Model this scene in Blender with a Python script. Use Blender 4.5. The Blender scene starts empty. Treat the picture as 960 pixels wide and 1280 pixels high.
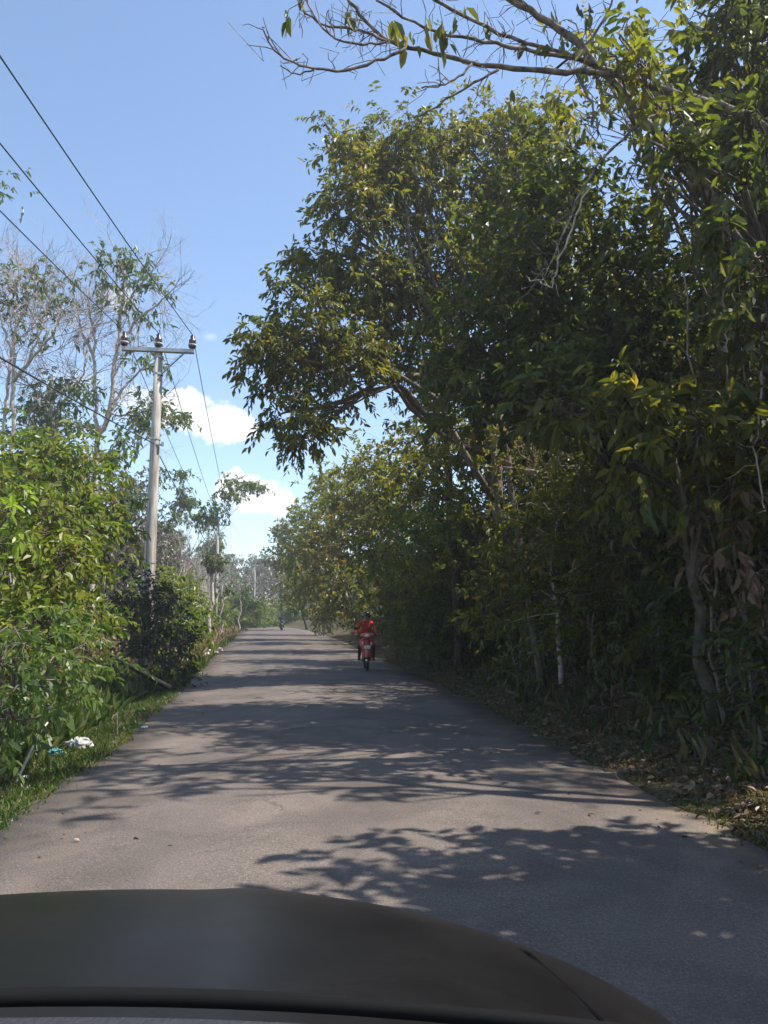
import bpy, math
import numpy as np
from mathutils import Vector

R = math.radians
scene = bpy.context.scene
COL = scene.collection

# ------------------------------------------------------------------ camera / planning helper
CAM = np.array([0.0, 0.0, 1.35])
PITCH = R(8.3)
HAZE = 0.0014
FPX = 961.0

def at(u, v, y):
    """World point at forward distance y whose place in the photograph (960x1280) is u, v."""
    a, b = (u - 480) / FPX, (640 - v) / FPX
    d = np.array([a, math.cos(PITCH) - b * math.sin(PITCH), math.sin(PITCH) + b * math.cos(PITCH)])
    return CAM + d * (y / d[1])

cam_d = bpy.data.cameras.new('camera')
cam_d.sensor_fit = 'VERTICAL'; cam_d.sensor_height = 36.0; cam_d.lens = FPX / 1280 * 36
cam_d.clip_start = 0.02; cam_d.clip_end = 3000
cam = bpy.data.objects.new('camera', cam_d); COL.objects.link(cam)
cam.location = CAM; cam.rotation_euler = (R(90) + PITCH, 0, 0)
scene.camera = cam

# ------------------------------------------------------------------ road and terrain shape
YL = [-40, -20, 5.4, 7.4, 10, 16.7, 33, 53, 80, 100, 110, 120, 135, 150, 200, 600]
XL = [3.0, 0.7, -2.57, -2.81, -3.18, -4.27, -7.2, -10.3, -14.6, -18.4, -22.0, -28.0, -41, -57, -125, -700]
YR = [-40, -20, 4.9, 6.2, 8.74, 14.15, 26.6, 45, 60, 80, 100, 110, 120, 135, 150, 200, 600]
XR = [7.5, 5.1, 2.32, 2.17, 1.94, 1.62, 0.27, -2.0, -4.2, -7.6, -12.0, -15.5, -21, -33, -48, -112, -680]

def sm(a, b, x):
    t = np.clip((x - a) / (b - a), 0, 1); return t * t * (3 - 2 * t)

def xl(y): return np.interp(y, YL, XL)
def xr(y): return np.interp(y, YR, XR)

def rise(y): return 0.0118 * np.maximum(0, np.asarray(y, float) - 25) * sm(20, 50, y)

def wob(x, y):
    return (np.sin(x * 1.7 + y * 0.9) * np.sin(y * 1.3 - x * 0.6) * 0.5 + np.sin(x * 4.1 - y * 2.7) * np.sin(y * 3.7 + x * 1.9) * 0.25
            + np.sin(x * 9.3 + y * 7.1) * np.sin(y * 8.7 - x * 5.3) * 0.12)

def gz(x, y):
    """Height of the ground."""
    x = np.asarray(x, float); y = np.asarray(y, float)
    z = rise(y)
    r = x - xr(y); l = xl(y) - x
    on = np.minimum(np.maximum(r, l), 0)
    bank = 0.10 * sm(0, 0.6, r) + 0.75 * sm(0.8, 3.6, r) + 0.9 * sm(4, 14, r)
    left = -0.05 * sm(0, .3, l) - 0.12 * sm(0.3, 1.1, l) + 0.55 * sm(1.3, 4.5, l) + 1.4 * sm(6, 60, l) + 4 * sm(60, 250, l)
    rough = wob(x, y) * 0.10 * np.clip(np.maximum(r, l) / 1.2, 0, 1)
    return z + np.where(r > 0, bank, 0) + np.where(l > 0, left, 0) + rough - 0.035 * (np.maximum(r, l) < 0.02)

# ------------------------------------------------------------------ materials
def new_mat(name):
    m = bpy.data.materials.new(name); m.use_nodes = True
    nt = m.node_tree
    return m, nt, nt.nodes['Principled BSDF'], nt.nodes['Material Output']

def plain(name, col, rough=0.6, spec=0.4, metal=0.0, noise=0.0, scale=20.0, bump=0.0):
    m, nt, p, o = new_mat(name)
    p.inputs['Roughness'].default_value = rough
    p.inputs['Specular IOR Level'].default_value = spec
    p.inputs['Metallic'].default_value = metal
    p.inputs['Base Color'].default_value = (*col, 1)
    if noise or bump:
        tc = nt.nodes.new('ShaderNodeTexCoord')
        n = nt.nodes.new('ShaderNodeTexNoise'); n.inputs['Scale'].default_value = scale; n.inputs['Detail'].default_value = 5
        nt.links.new(tc.outputs['Object'], n.inputs['Vector'])
        if noise:
            r = nt.nodes.new('ShaderNodeValToRGB')
            r.color_ramp.elements[0].position = 0.3; r.color_ramp.elements[1].position = 0.7
            r.color_ramp.elements[0].color = (*[c * (1 - noise) for c in col], 1)
            r.color_ramp.elements[1].color = (*[min(1, c * (1 + noise)) for c in col], 1)
            nt.links.new(n.outputs['Fac'], r.inputs['Fac']); nt.links.new(r.outputs['Color'], p.inputs['Base Color'])
        if bump:
            b = nt.nodes.new('ShaderNodeBump'); b.inputs['Strength'].default_value = bump; b.inputs['Distance'].default_value = 0.02
            nt.links.new(n.outputs['Fac'], b.inputs['Height']); nt.links.new(b.outputs['Normal'], p.inputs['Normal'])
    return m

def leaf_mat(name, stops, trans=0.4, tgain=(1.7, 1.9, 0.9), rough=0.42, spec=0.45):
    """stops: [(position, colour)] over the random number each leaf carries."""
    m, nt, p, o = new_mat(name)
    at_ = nt.nodes.new('ShaderNodeAttribute'); at_.attribute_name = 'tint'
    r = nt.nodes.new('ShaderNodeValToRGB')
    el = r.color_ramp.elements
    while len(el) < len(stops): el.new(0.5)
    for e, (pos, c) in zip(el, stops): e.position = pos; e.color = (*c, 1)
    nt.links.new(at_.outputs['Fac'], r.inputs['Fac'])
    nt.links.new(r.outputs['Color'], p.inputs['Base Color'])
    p.inputs['Roughness'].default_value = rough; p.inputs['Specular IOR Level'].default_value = spec
    t = nt.nodes.new('ShaderNodeBsdfTranslucent')
    mul = nt.nodes.new('ShaderNodeMix'); mul.data_type = 'RGBA'; mul.blend_type = 'MULTIPLY'; mul.inputs['Factor'].default_value = 1
    nt.links.new(r.outputs['Color'], mul.inputs[6]); mul.inputs[7].default_value = (*tgain, 1)
    nt.links.new(mul.outputs[2], t.inputs['Color'])
    mx = nt.nodes.new('ShaderNodeMixShader'); mx.inputs['Fac'].default_value = trans
    nt.links.new(p.outputs['BSDF'], mx.inputs[1]); nt.links.new(t.outputs['BSDF'], mx.inputs[2])
    nt.links.new(mx.outputs['Shader'], o.inputs['Surface'])
    return m

LM = {}
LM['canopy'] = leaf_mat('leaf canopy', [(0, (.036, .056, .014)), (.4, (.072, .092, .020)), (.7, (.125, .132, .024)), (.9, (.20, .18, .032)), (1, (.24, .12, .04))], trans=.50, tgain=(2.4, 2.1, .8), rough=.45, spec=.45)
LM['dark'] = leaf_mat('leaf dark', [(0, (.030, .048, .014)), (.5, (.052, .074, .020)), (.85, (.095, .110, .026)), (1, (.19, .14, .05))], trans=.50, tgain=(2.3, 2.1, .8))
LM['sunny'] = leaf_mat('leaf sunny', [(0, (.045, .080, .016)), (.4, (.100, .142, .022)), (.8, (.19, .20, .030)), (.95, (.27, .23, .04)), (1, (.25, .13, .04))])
LM['lime'] = leaf_mat('leaf lime', [(0, (.16, .24, .025)), (1, (.27, .34, .04))])
LM['yellow'] = leaf_mat('leaf yellow', [(0, (.10, .13, .02)), (.5, (.17, .17, .025)), (1, (.28, .19, .03))])
LM['ochre'] = leaf_mat('leaf ochre', [(0, (.09, .11, .02)), (.5, (.17, .13, .03)), (1, (.28, .15, .035))])
LM['rubber'] = leaf_mat('leaf rubber', [(0, (.065, .095, .040)), (.6, (.10, .135, .052)), (.93, (.15, .17, .06)), (1, (.24, .17, .07))])
LM['tangle'] = leaf_mat('leaf tangle', [(0, (.034, .045, .016)), (.45, (.06, .072, .022)), (.75, (.10, .10, .030)), (.9, (.15, .115, .05)), (1, (.21, .14, .08))], trans=.50, tgain=(2.2, 2.0, .8))
LM['vine'] = leaf_mat('leaf vine', [(0, (.055, .095, .024)), (.6, (.10, .148, .034)), (1, (.18, .20, .05))], trans=.38)
LM['painted_shade'] = leaf_mat('leaf painted shade', [(0, (.022, .032, .020)), (.7, (.04, .052, .032)), (1, (.07, .07, .045))], trans=.2)  # shade of the roadside bush is put into these dark leaf colours
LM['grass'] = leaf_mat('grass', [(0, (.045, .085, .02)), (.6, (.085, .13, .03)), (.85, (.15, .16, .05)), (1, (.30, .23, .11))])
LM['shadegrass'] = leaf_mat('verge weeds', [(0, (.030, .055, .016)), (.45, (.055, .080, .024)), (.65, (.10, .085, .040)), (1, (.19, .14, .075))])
LM['straw'] = leaf_mat('dry grass', [(0, (.20, .17, .08)), (.5, (.33, .25, .13)), (1, (.36, .21, .11))], trans=.25, tgain=(1.2, 1.15, 1.0))
LM['litter'] = leaf_mat('leaf litter', [(0, (.07, .04, .022)), (.6, (.15, .085, .045)), (.9, (.18, .115, .07)), (1, (.24, .18, .115))], trans=.15, tgain=(1.2, 1.1, .9))
M = {}
M['bark'] = plain('bark', (.14, .11, .085), .85, .2, noise=.45, scale=14, bump=.6)
M['dark_bark'] = plain('dark bark', (.075, .058, .045), .85, .2, noise=.45, scale=14, bump=.6)
M['pale_bark'] = plain('pale bark', (.42, .36, .31), .8, .25, noise=.35, scale=9, bump=.5)
M['mottled'] = plain('mottled bark', (.16, .132, .115), .85, .2, noise=.85, scale=11, bump=1.0)
M['stem'] = plain('pale stem bark', (.22, .175, .135), .85, .2, noise=.5, scale=10)
M['rubber_bark'] = plain('rubber bark', (.43, .37, .31), .85, .2, noise=.30, scale=7, bump=.4)
M['twig'] = plain('twig', (.36, .30, .26), .85, .2, noise=.3, scale=12)
cm_, nt, p, o = new_mat('stained pole concrete'); M['concrete'] = cm_
tc = nt.nodes.new('ShaderNodeTexCoord'); mp = nt.nodes.new('ShaderNodeMapping'); mp.inputs['Scale'].default_value = (7, 7, .7); nt.links.new(tc.outputs['Object'], mp.inputs['Vector'])
n1 = nt.nodes.new('ShaderNodeTexNoise'); n1.inputs['Scale'].default_value = 1.6; n1.inputs['Detail'].default_value = 9; nt.links.new(mp.outputs['Vector'], n1.inputs['Vector'])
cr = nt.nodes.new('ShaderNodeValToRGB'); cr.color_ramp.elements[0].position = .34; cr.color_ramp.elements[0].color = (.20, .175, .15, 1); cr.color_ramp.elements[1].position = .60; cr.color_ramp.elements[1].color = (.50, .46, .41, 1)
nt.links.new(n1.outputs['Fac'], cr.inputs['Fac']); nt.links.new(cr.outputs['Color'], p.inputs['Base Color']); p.inputs['Roughness'].default_value = .85; p.inputs['Specular IOR Level'].default_value = .2
M['steel'] = plain('galvanised steel', (.42, .42, .43), .5, .5, .5, noise=.15, scale=12)
M['ceramic'] = plain('brown glazed ceramic', (.045, .022, .018), .25, .6)
M['white_ceramic'] = plain('white glaze', (.6, .58, .55), .4, .5)
M['wire'] = plain('dark cable', (.03, .03, .035), .6, .3)
M['red'] = plain('red plastic', (.50, .030, .022), .35, .5)
M['shirt'] = plain('red cotton', (.48, .036, .030), .9, .15, noise=.2, scale=14)
M['black'] = plain('black plastic', (.018, .018, .02), .45, .4)
M['tyre'] = plain('tyre rubber', (.022, .022, .022), .85, .2)
M['chrome'] = plain('chrome', (.6, .6, .6), .25, .5, 1.0)
M['white'] = plain('white plastic', (.72, .72, .72), .4, .5)
M['orange'] = plain('orange cloth', (.62, .17, .07), .8, .2)
M['skin'] = plain('skin', (.30, .17, .11), .6, .35)
M['trousers'] = plain('dark trousers', (.022, .022, .03), .9, .15)
M['helmet'] = plain('helmet black', (.02, .02, .022), .25, .5)
M['lens'] = plain('lamp lens', (.75, .76, .78), .15, .6)
M['visor'] = plain('tinted visor', (.03, .03, .034), .2, .5)
M['amber'] = plain('amber lens', (.75, .45, .40), .3, .5)
M['bluecloth'] = plain('blue jacket', (.06, .06, .13), .85, .2)
M['navy'] = plain('navy plastic', (.04, .04, .075), .4, .5)

# ------------------------------------------------------------------ mesh builders
def props(o, label=None, cat=None, group=None, kind=None):
    if label: o['label'] = label
    if cat: o['category'] = cat
    if group: o['group'] = group
    if kind: o['kind'] = kind
    return o

def mesh_obj(name, verts, faces, mats, parent=None, tint=None, mi=None, smooth=False, loc=None):
    """faces: one (n,k) array or a list of such arrays / tuples."""
    me = bpy.data.meshes.new(name)
    verts = np.asarray(verts, np.float32).reshape(-1, 3)
    if isinstance(faces, np.ndarray): faces = [faces]
    arrs = [np.asarray(f, np.int32) for f in faces if len(f)]
    arrs = [a if a.ndim == 2 else a.reshape(1, -1) for a in arrs]
    loops = np.concatenate([a.ravel() for a in arrs])
    counts = np.concatenate([np.full(len(a), a.shape[1], np.int32) for a in arrs])
    starts = np.concatenate([[0], np.cumsum(counts)[:-1]]).astype(np.int32)
    me.vertices.add(len(verts)); me.vertices.foreach_set('co', verts.ravel())
    me.loops.add(len(loops)); me.loops.foreach_set('vertex_index', loops)
    me.polygons.add(len(counts)); me.polygons.foreach_set('loop_start', starts); me.polygons.foreach_set('loop_total', counts)
    if not isinstance(mats, (list, tuple)): mats = [mats]
    for m in mats: me.materials.append(m)
    if mi is not None: me.polygons.foreach_set('material_index', np.asarray(mi, np.int32))
    if tint is not None:
        a = me.attributes.new('tint', 'FLOAT', 'FACE'); a.data.foreach_set('value', np.asarray(tint, np.float32))
    me.update(calc_edges=True); me.validate()
    me.polygons.foreach_set('use_smooth', np.full(len(counts), smooth, bool))
    o = bpy.data.objects.new(name, me); COL.objects.link(o)
    if parent is not None: o.parent = parent
    if loc is not None: o.location = loc
    return o

class MB:
    """Collects pieces of ONE mesh."""
    def __init__(s): s.v = []; s.f = []; s.n = 0; s.mi = []
    def add(s, v, faces, mi=0):
        v = np.asarray(v, float).reshape(-1, 3); s.v.append(v)
        for f in faces:
            s.f.append(tuple(int(i) + s.n for i in f)); s.mi.append(mi)
        s.n += len(v); return s
    def box(s, c, size, rz=0.0, rx=0.0, mi=0, bev=0.0):
        hx, hy, hz = [q / 2 for q in size]
        b = min(bev, hx * .9, hy * .9, hz * .9)
        if b <= 0:
            v = np.array([[x, y, z] for z in (-hz, hz) for x, y in ((-hx, -hy), (hx, -hy), (hx, hy), (-hx, hy))])
            f = [(3, 2, 1, 0), (4, 5, 6, 7)] + [(i, (i + 1) % 4, 4 + (i + 1) % 4, 4 + i) for i in range(4)]
        else:
            ring = [(-hx + b, -hy), (hx - b, -hy), (hx, -hy + b), (hx, hy - b), (hx - b, hy), (-hx + b, hy), (-hx, hy - b), (-hx, -hy + b)]
            def inset(k): return [(x * (1 - k / hx) if True else x, y * (1 - k / hy)) for x, y in ring]
            rows = [(inset(b), -hz), (ring, -hz + b), (ring, hz - b), (inset(b), hz)]
            v = np.array([[x, y, z] for r, z in rows for x, y in r]); f = [tuple(range(7, -1, -1)), tuple(range(24, 32))]
            for k in range(3):
                for i in range(8): f.append((k * 8 + i, k * 8 + (i + 1) % 8, k * 8 + 8 + (i + 1) % 8, k * 8 + 8 + i))
        if rx:
            c_, s_ = math.cos(rx), math.sin(rx); v = v @ np.array([[1, 0, 0], [0, c_, s_], [0, -s_, c_]])
        if rz:
            c_, s_ = math.cos(rz), math.sin(rz); v = v @ np.array([[c_, s_, 0], [-s_, c_, 0], [0, 0, 1]])
        return s.add(v + np.asarray(c), f, mi)
    def tube(s, pts, rad, n=6, mi=0, cap=True):
        p = np.asarray(pts, float); k = len(p)
        rad = np.broadcast_to(np.asarray(rad, float), (k,))
        t = np.gradient(p, axis=0); t /= np.linalg.norm(t, axis=1)[:, None] + 1e-9
        ref = np.array([0, 0, 1.0]) if abs(t[:, 2]).mean() < .8 else np.array([1.0, 0, 0])
        a = np.cross(t, ref); a /= np.linalg.norm(a, axis=1)[:, None] + 1e-9
        b = np.cross(t, a)
        an = np.arange(n) * 2 * math.pi / n
        v = p[:, None] + rad[:, None, None] * (np.cos(an)[None, :, None] * a[:, None] + np.sin(an)[None, :, None] * b[:, None])
        f = [(i * n + j, i * n + (j + 1) % n, i * n + n + (j + 1) % n, i * n + n + j) for i in range(k - 1) for j in range(n)]
        if cap: f += [tuple(range(n - 1, -1, -1)), tuple(range((k - 1) * n, k * n))]
        return s.add(v, f, mi)
    def lathe(s, prof, c=(0, 0, 0), n=16, axis='z', mi=0):
        an = np.arange(n) * 2 * math.pi / n; v = []
        for r, h in prof:
            for q in an:
                x, y = r * math.cos(q), r * math.sin(q)
                v.append((x, y, h) if axis == 'z' else (h, x, y) if axis == 'x' else (x, h, y))
        k = len(prof)
        f = [(i * n + j, i * n + (j + 1) % n, i * n + n + (j + 1) % n, i * n + n + j) for i in range(k - 1) for j in range(n)]
        f += [tuple(range(n - 1, -1, -1)), tuple(range((k - 1) * n, k * n))]
        return s.add(np.array(v) + np.asarray(c), f, mi)
    def ball(s, c, r, n=12, m=8, mi=0):
        r = np.broadcast_to(np.asarray(r, float), (3,)); v = []
        for i in range(m + 1):
            th = math.pi * i / m
            for j in range(n):
                ph = 2 * math.pi * j / n
                v.append((max(math.sin(th), .02) * math.cos(ph) * r[0], max(math.sin(th), .02) * math.sin(ph) * r[1], math.cos(th) * r[2]))
        f = [(i * n + j, i * n + n + j, i * n + n + (j + 1) % n, i * n + (j + 1) % n) for i in range(m) for j in range(n)]
        return s.add(np.array(v) + np.asarray(c), f, mi)
    def build(s, name, mats, parent=None, smooth=False, off=None):
        v = np.concatenate(s.v)
        if off is not None: v = v - np.asarray(off)
        by = {}
        for f, m in zip(s.f, s.mi): by.setdefault(len(f), ([], []))[0].append(f); by[len(f)][1].append(m)
        arrs = [np.array(a) for a, _ in by.values()]; mi = [m for _, b in by.values() for m in b]
        return mesh_obj(name, v, arrs, mats, parent, mi=mi, smooth=smooth)

def thing(name, label, cat, loc=(0, 0, 0), rz=0.0, group=None):
    o = bpy.data.objects.new(name, None); COL.objects.link(o)
    o.location = loc; o.rotation_euler = (0, 0, rz); o.empty_display_size = .2
    return props(o, label, cat, group)

def dup(root, loc, rz=0.0, sc=1.0, label=None, group=None):
    r = root.copy(); COL.objects.link(r); r.location = loc; r.rotation_euler = (0, 0, rz)
    r.scale = (sc, sc, sc) if np.isscalar(sc) else sc
    if label: r['label'] = label
    if group: r['group'] = group
    for ch in list(root.children):
        c = ch.copy(); COL.objects.link(c); c.parent = r
        for g in list(ch.children):
            d = g.copy(); COL.objects.link(d); d.parent = c
    return r

def unit(a): return a / (np.linalg.norm(a, axis=-1, keepdims=True) + 1e-9)

def leaves(pos, dirs, nrm, ln, wid, fold=0.25, curl=0.15):
    """Six-cornered folded leaves: verts (N*6,3), quads (N*2,4)."""
    d = unit(dirs); s = unit(np.cross(d, nrm)); n = np.cross(s, d)
    ln = np.asarray(ln)[:, None]; w = ln * (np.asarray(wid)[:, None] if np.ndim(wid) else wid) * .5
    def pt(a, b, h): return pos + d * ln * a + s * w * b + n * ln * h
    V = np.stack([pt(0, 0, 0), pt(.35, 1, fold * .3 - .0), pt(.72, .78, fold * .2 - curl * .6), pt(1, 0, -curl * 1.6),
                  pt(.72, -.78, fold * .2 - curl * .6), pt(.35, -1, fold * .3)], 1)
    i = np.arange(len(pos))[:, None] * 6
    F = np.stack([i + np.array([0, 3, 2, 1]), i + np.array([0, 5, 4, 3])], 1).reshape(-1, 4)
    return V.reshape(-1, 3), F

def sprays(rng, cl, out, per, ln, wid, droop, spread, twig, tint_c=None):
    """Leaves on short twigs: cl (N,3) twig starts, out (N,3) twig directions."""
    N = len(cl)
    k = np.tile(np.linspace(.15, 1, per), N)
    c = np.repeat(cl, per, 0); o = np.repeat(unit(out), per, 0)
    tl = np.repeat(twig * rng.uniform(.6, 1.3, N), per)
    pos = c + o * (k * tl)[:, None] + np.array([0, 0, -1]) * (k ** 2 * tl * droop * .5)[:, None]
    rv = rng.normal(size=(N * per, 3)); rv -= o * (rv * o).sum(1, keepdims=True); rv = unit(rv)
    d = unit(o * .55 + rv * spread + np.array([0, 0, -droop]))
    nr = unit(np.array([0, 0, 1.0]) + rng.normal(size=(N * per, 3)) * .45)
    L = ln * rng.uniform(.45, 1.3, N * per)
    V, F = leaves(pos, d, nr, L, wid * rng.uniform(.8, 1.2, N * per))
    tc = rng.uniform(0, 1, N) if tint_c is None else tint_c
    t = np.clip(.55 * np.repeat(tc, per) + .45 * rng.uniform(0, 1, N * per), 0, 1)
    return V, F, np.repeat(t, 2)

def curve_pts(a, b, lift, n, rng, jit):
    t = np.linspace(0, 1, n)[:, None]
    p = a + (b - a) * t + np.array([0, 0, 1.0]) * (np.sin(t * math.pi) * lift)
    j = rng.normal(size=p.shape) * jit * np.sin(t * math.pi)
    return p + j

def broadleaf(name, label, cat, base, lobes, leaf, mat, seed, dens=14, per=9, wid=.42, droop=.28, spread=.85, twig=.35, sub=None,
              trunk_r=.12, bark='bark', group=None, clump=.34, trunk_top=None, bias=0.0, lean=None, parts=('trunk', 'crown')):
    """A tree or shrub: a trunk with limbs to each lobe, a crown of leafy twigs in ragged clumps."""
    rng = np.random.RandomState(seed)
    base = np.asarray(base, float)
    C = np.array([l[0] for l in lobes]); RR = np.array([l[1] for l in lobes])
    wood = MB(); allc = []; allo = []; tints = []
    top = np.asarray(trunk_top) if trunk_top is not None else np.array([*(base[:2] * .55 + C[:, :2].mean(0) * .45), base[2] + (C[:, 2].mean() - base[2]) * .8])
    tr = curve_pts(base - np.array([0, 0, .15]), top, 0, 7, rng, .06 * np.linalg.norm(top - base) * .5)
    wood.tube(tr, np.linspace(trunk_r * 1.25, trunk_r * .55, 7), 8)
    for c, r in zip(C, RR):
        k = rng.randint(3, 7)
        limb = curve_pts(tr[k], c, .12 * np.linalg.norm(c - tr[k]), 6, rng, .05 * np.linalg.norm(c - tr[k]))
        wood.tube(limb, np.linspace(trunk_r * .45, trunk_r * .16, 6), 6)
        area = (r[0] * r[1] + r[1] * r[2] + r[0] * r[2]) * 4.2
        ns = sub or max(6, int(area * 1.1 + 5))
        u = unit(rng.normal(size=(ns, 3))); q = rng.uniform(.35, 1, ns) ** .6
        sc = c + u * r * q[:, None]
        n = max(10, int(area * dens)); w = rng.randint(0, ns, n)
        sig = clump * (r.prod() ** (1 / 3)) * rng.uniform(.6, 1.3, ns)[w]
        p = sc[w] + rng.normal(size=(n, 3)) * sig[:, None] * np.array([1, 1, .75])
        o = unit((p - sc[w]) / (sig[:, None] + 1e-6) * .5 + unit(p - c) * .7 + rng.normal(size=(n, 3)) * .45 + np.array([0, 0, .15]))
        allc.append(p); allo.append(o); tints.append(np.clip(rng.uniform(0, 1, ns)[w] * .6 + rng.uniform(0, .5, n) + bias, 0, 1))
        for s in range(ns):
            b = curve_pts(limb[rng.randint(3, 6)], sc[s], .05, 4, rng, .05)
            wood.tube(b, np.linspace(trunk_r * .16, .006, 4), 4, cap=False)
            for q in np.where(w == s)[0][:7]:
                wood.tube([sc[s], (sc[s] + p[q]) / 2 + rng.normal(size=3) * .03, p[q]], [.008, .006, .004], 3, cap=False)
    V, F, T = sprays(rng, np.concatenate(allc), np.concatenate(allo), per, leaf, wid, droop, spread, twig, np.concatenate(tints))
    t = thing(name, label, cat, base, group=group)
    wood.build(parts[0], M[bark], t, smooth=True, off=base)
    mesh_obj(parts[1], V - base, F, LM[mat], t, tint=T)
    return t

def px(*rows):
    """Lobes written as (u, v, y, half width px, half height px, half depth m)."""
    out = []
    for u, v, y, a, b, d in rows:
        k = y * 1.02 / FPX
        out.append((at(u, v, y), np.array([a * k, d, b * k])))
    return out

def on_ground(x, y): return np.array([x, y, float(gz(x, y))])

# ================================================================== SETTING
def ground_material():
    m, nt, p, o = new_mat('soil and litter')
    tc = nt.nodes.new('ShaderNodeTexCoord')
    a = nt.nodes.new('ShaderNodeTexNoise'); a.inputs['Scale'].default_value = .9; a.inputs['Detail'].default_value = 8
    b = nt.nodes.new('ShaderNodeTexNoise'); b.inputs['Scale'].default_value = 26; b.inputs['Detail'].default_value = 6
    for n in (a, b): nt.links.new(tc.outputs['Object'], n.inputs['Vector'])
    r = nt.nodes.new('ShaderNodeValToRGB'); el = r.color_ramp.elements
    el[0].position = .35; el[0].color = (.050, .060, .022, 1); el[1].position = .62; el[1].color = (.13, .095, .055, 1)
    r2 = nt.nodes.new('ShaderNodeValToRGB'); e2 = r2.color_ramp.elements
    e2[0].position = .35; e2[0].color = (.35, .35, .35, 1); e2[1].position = .68; e2[1].color = (1.25, 1.2, 1.1, 1)
    nt.links.new(a.outputs['Fac'], r.inputs['Fac']); nt.links.new(b.outputs['Fac'], r2.inputs['Fac'])
    mx = nt.nodes.new('ShaderNodeMix'); mx.data_type = 'RGBA'; mx.blend_type = 'MULTIPLY'; mx.inputs['Factor'].default_value = 1
    nt.links.new(r.outputs['Color'], mx.inputs[6]); nt.links.new(r2.outputs['Color'], mx.inputs[7])
    nt.links.new(mx.outputs[2], p.inputs['Base Color'])
    bp = nt.nodes.new('ShaderNodeBump'); bp.inputs['Strength'].default_value = .9; bp.inputs['Distance'].default_value = .05
    nt.links.new(b.outputs['Fac'], bp.inputs['Height']); nt.links.new(bp.outputs['Normal'], p.inputs['Normal'])
    p.inputs['Roughness'].default_value = .95; p.inputs['Specular IOR Level'].default_value = .15
    return m

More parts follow.
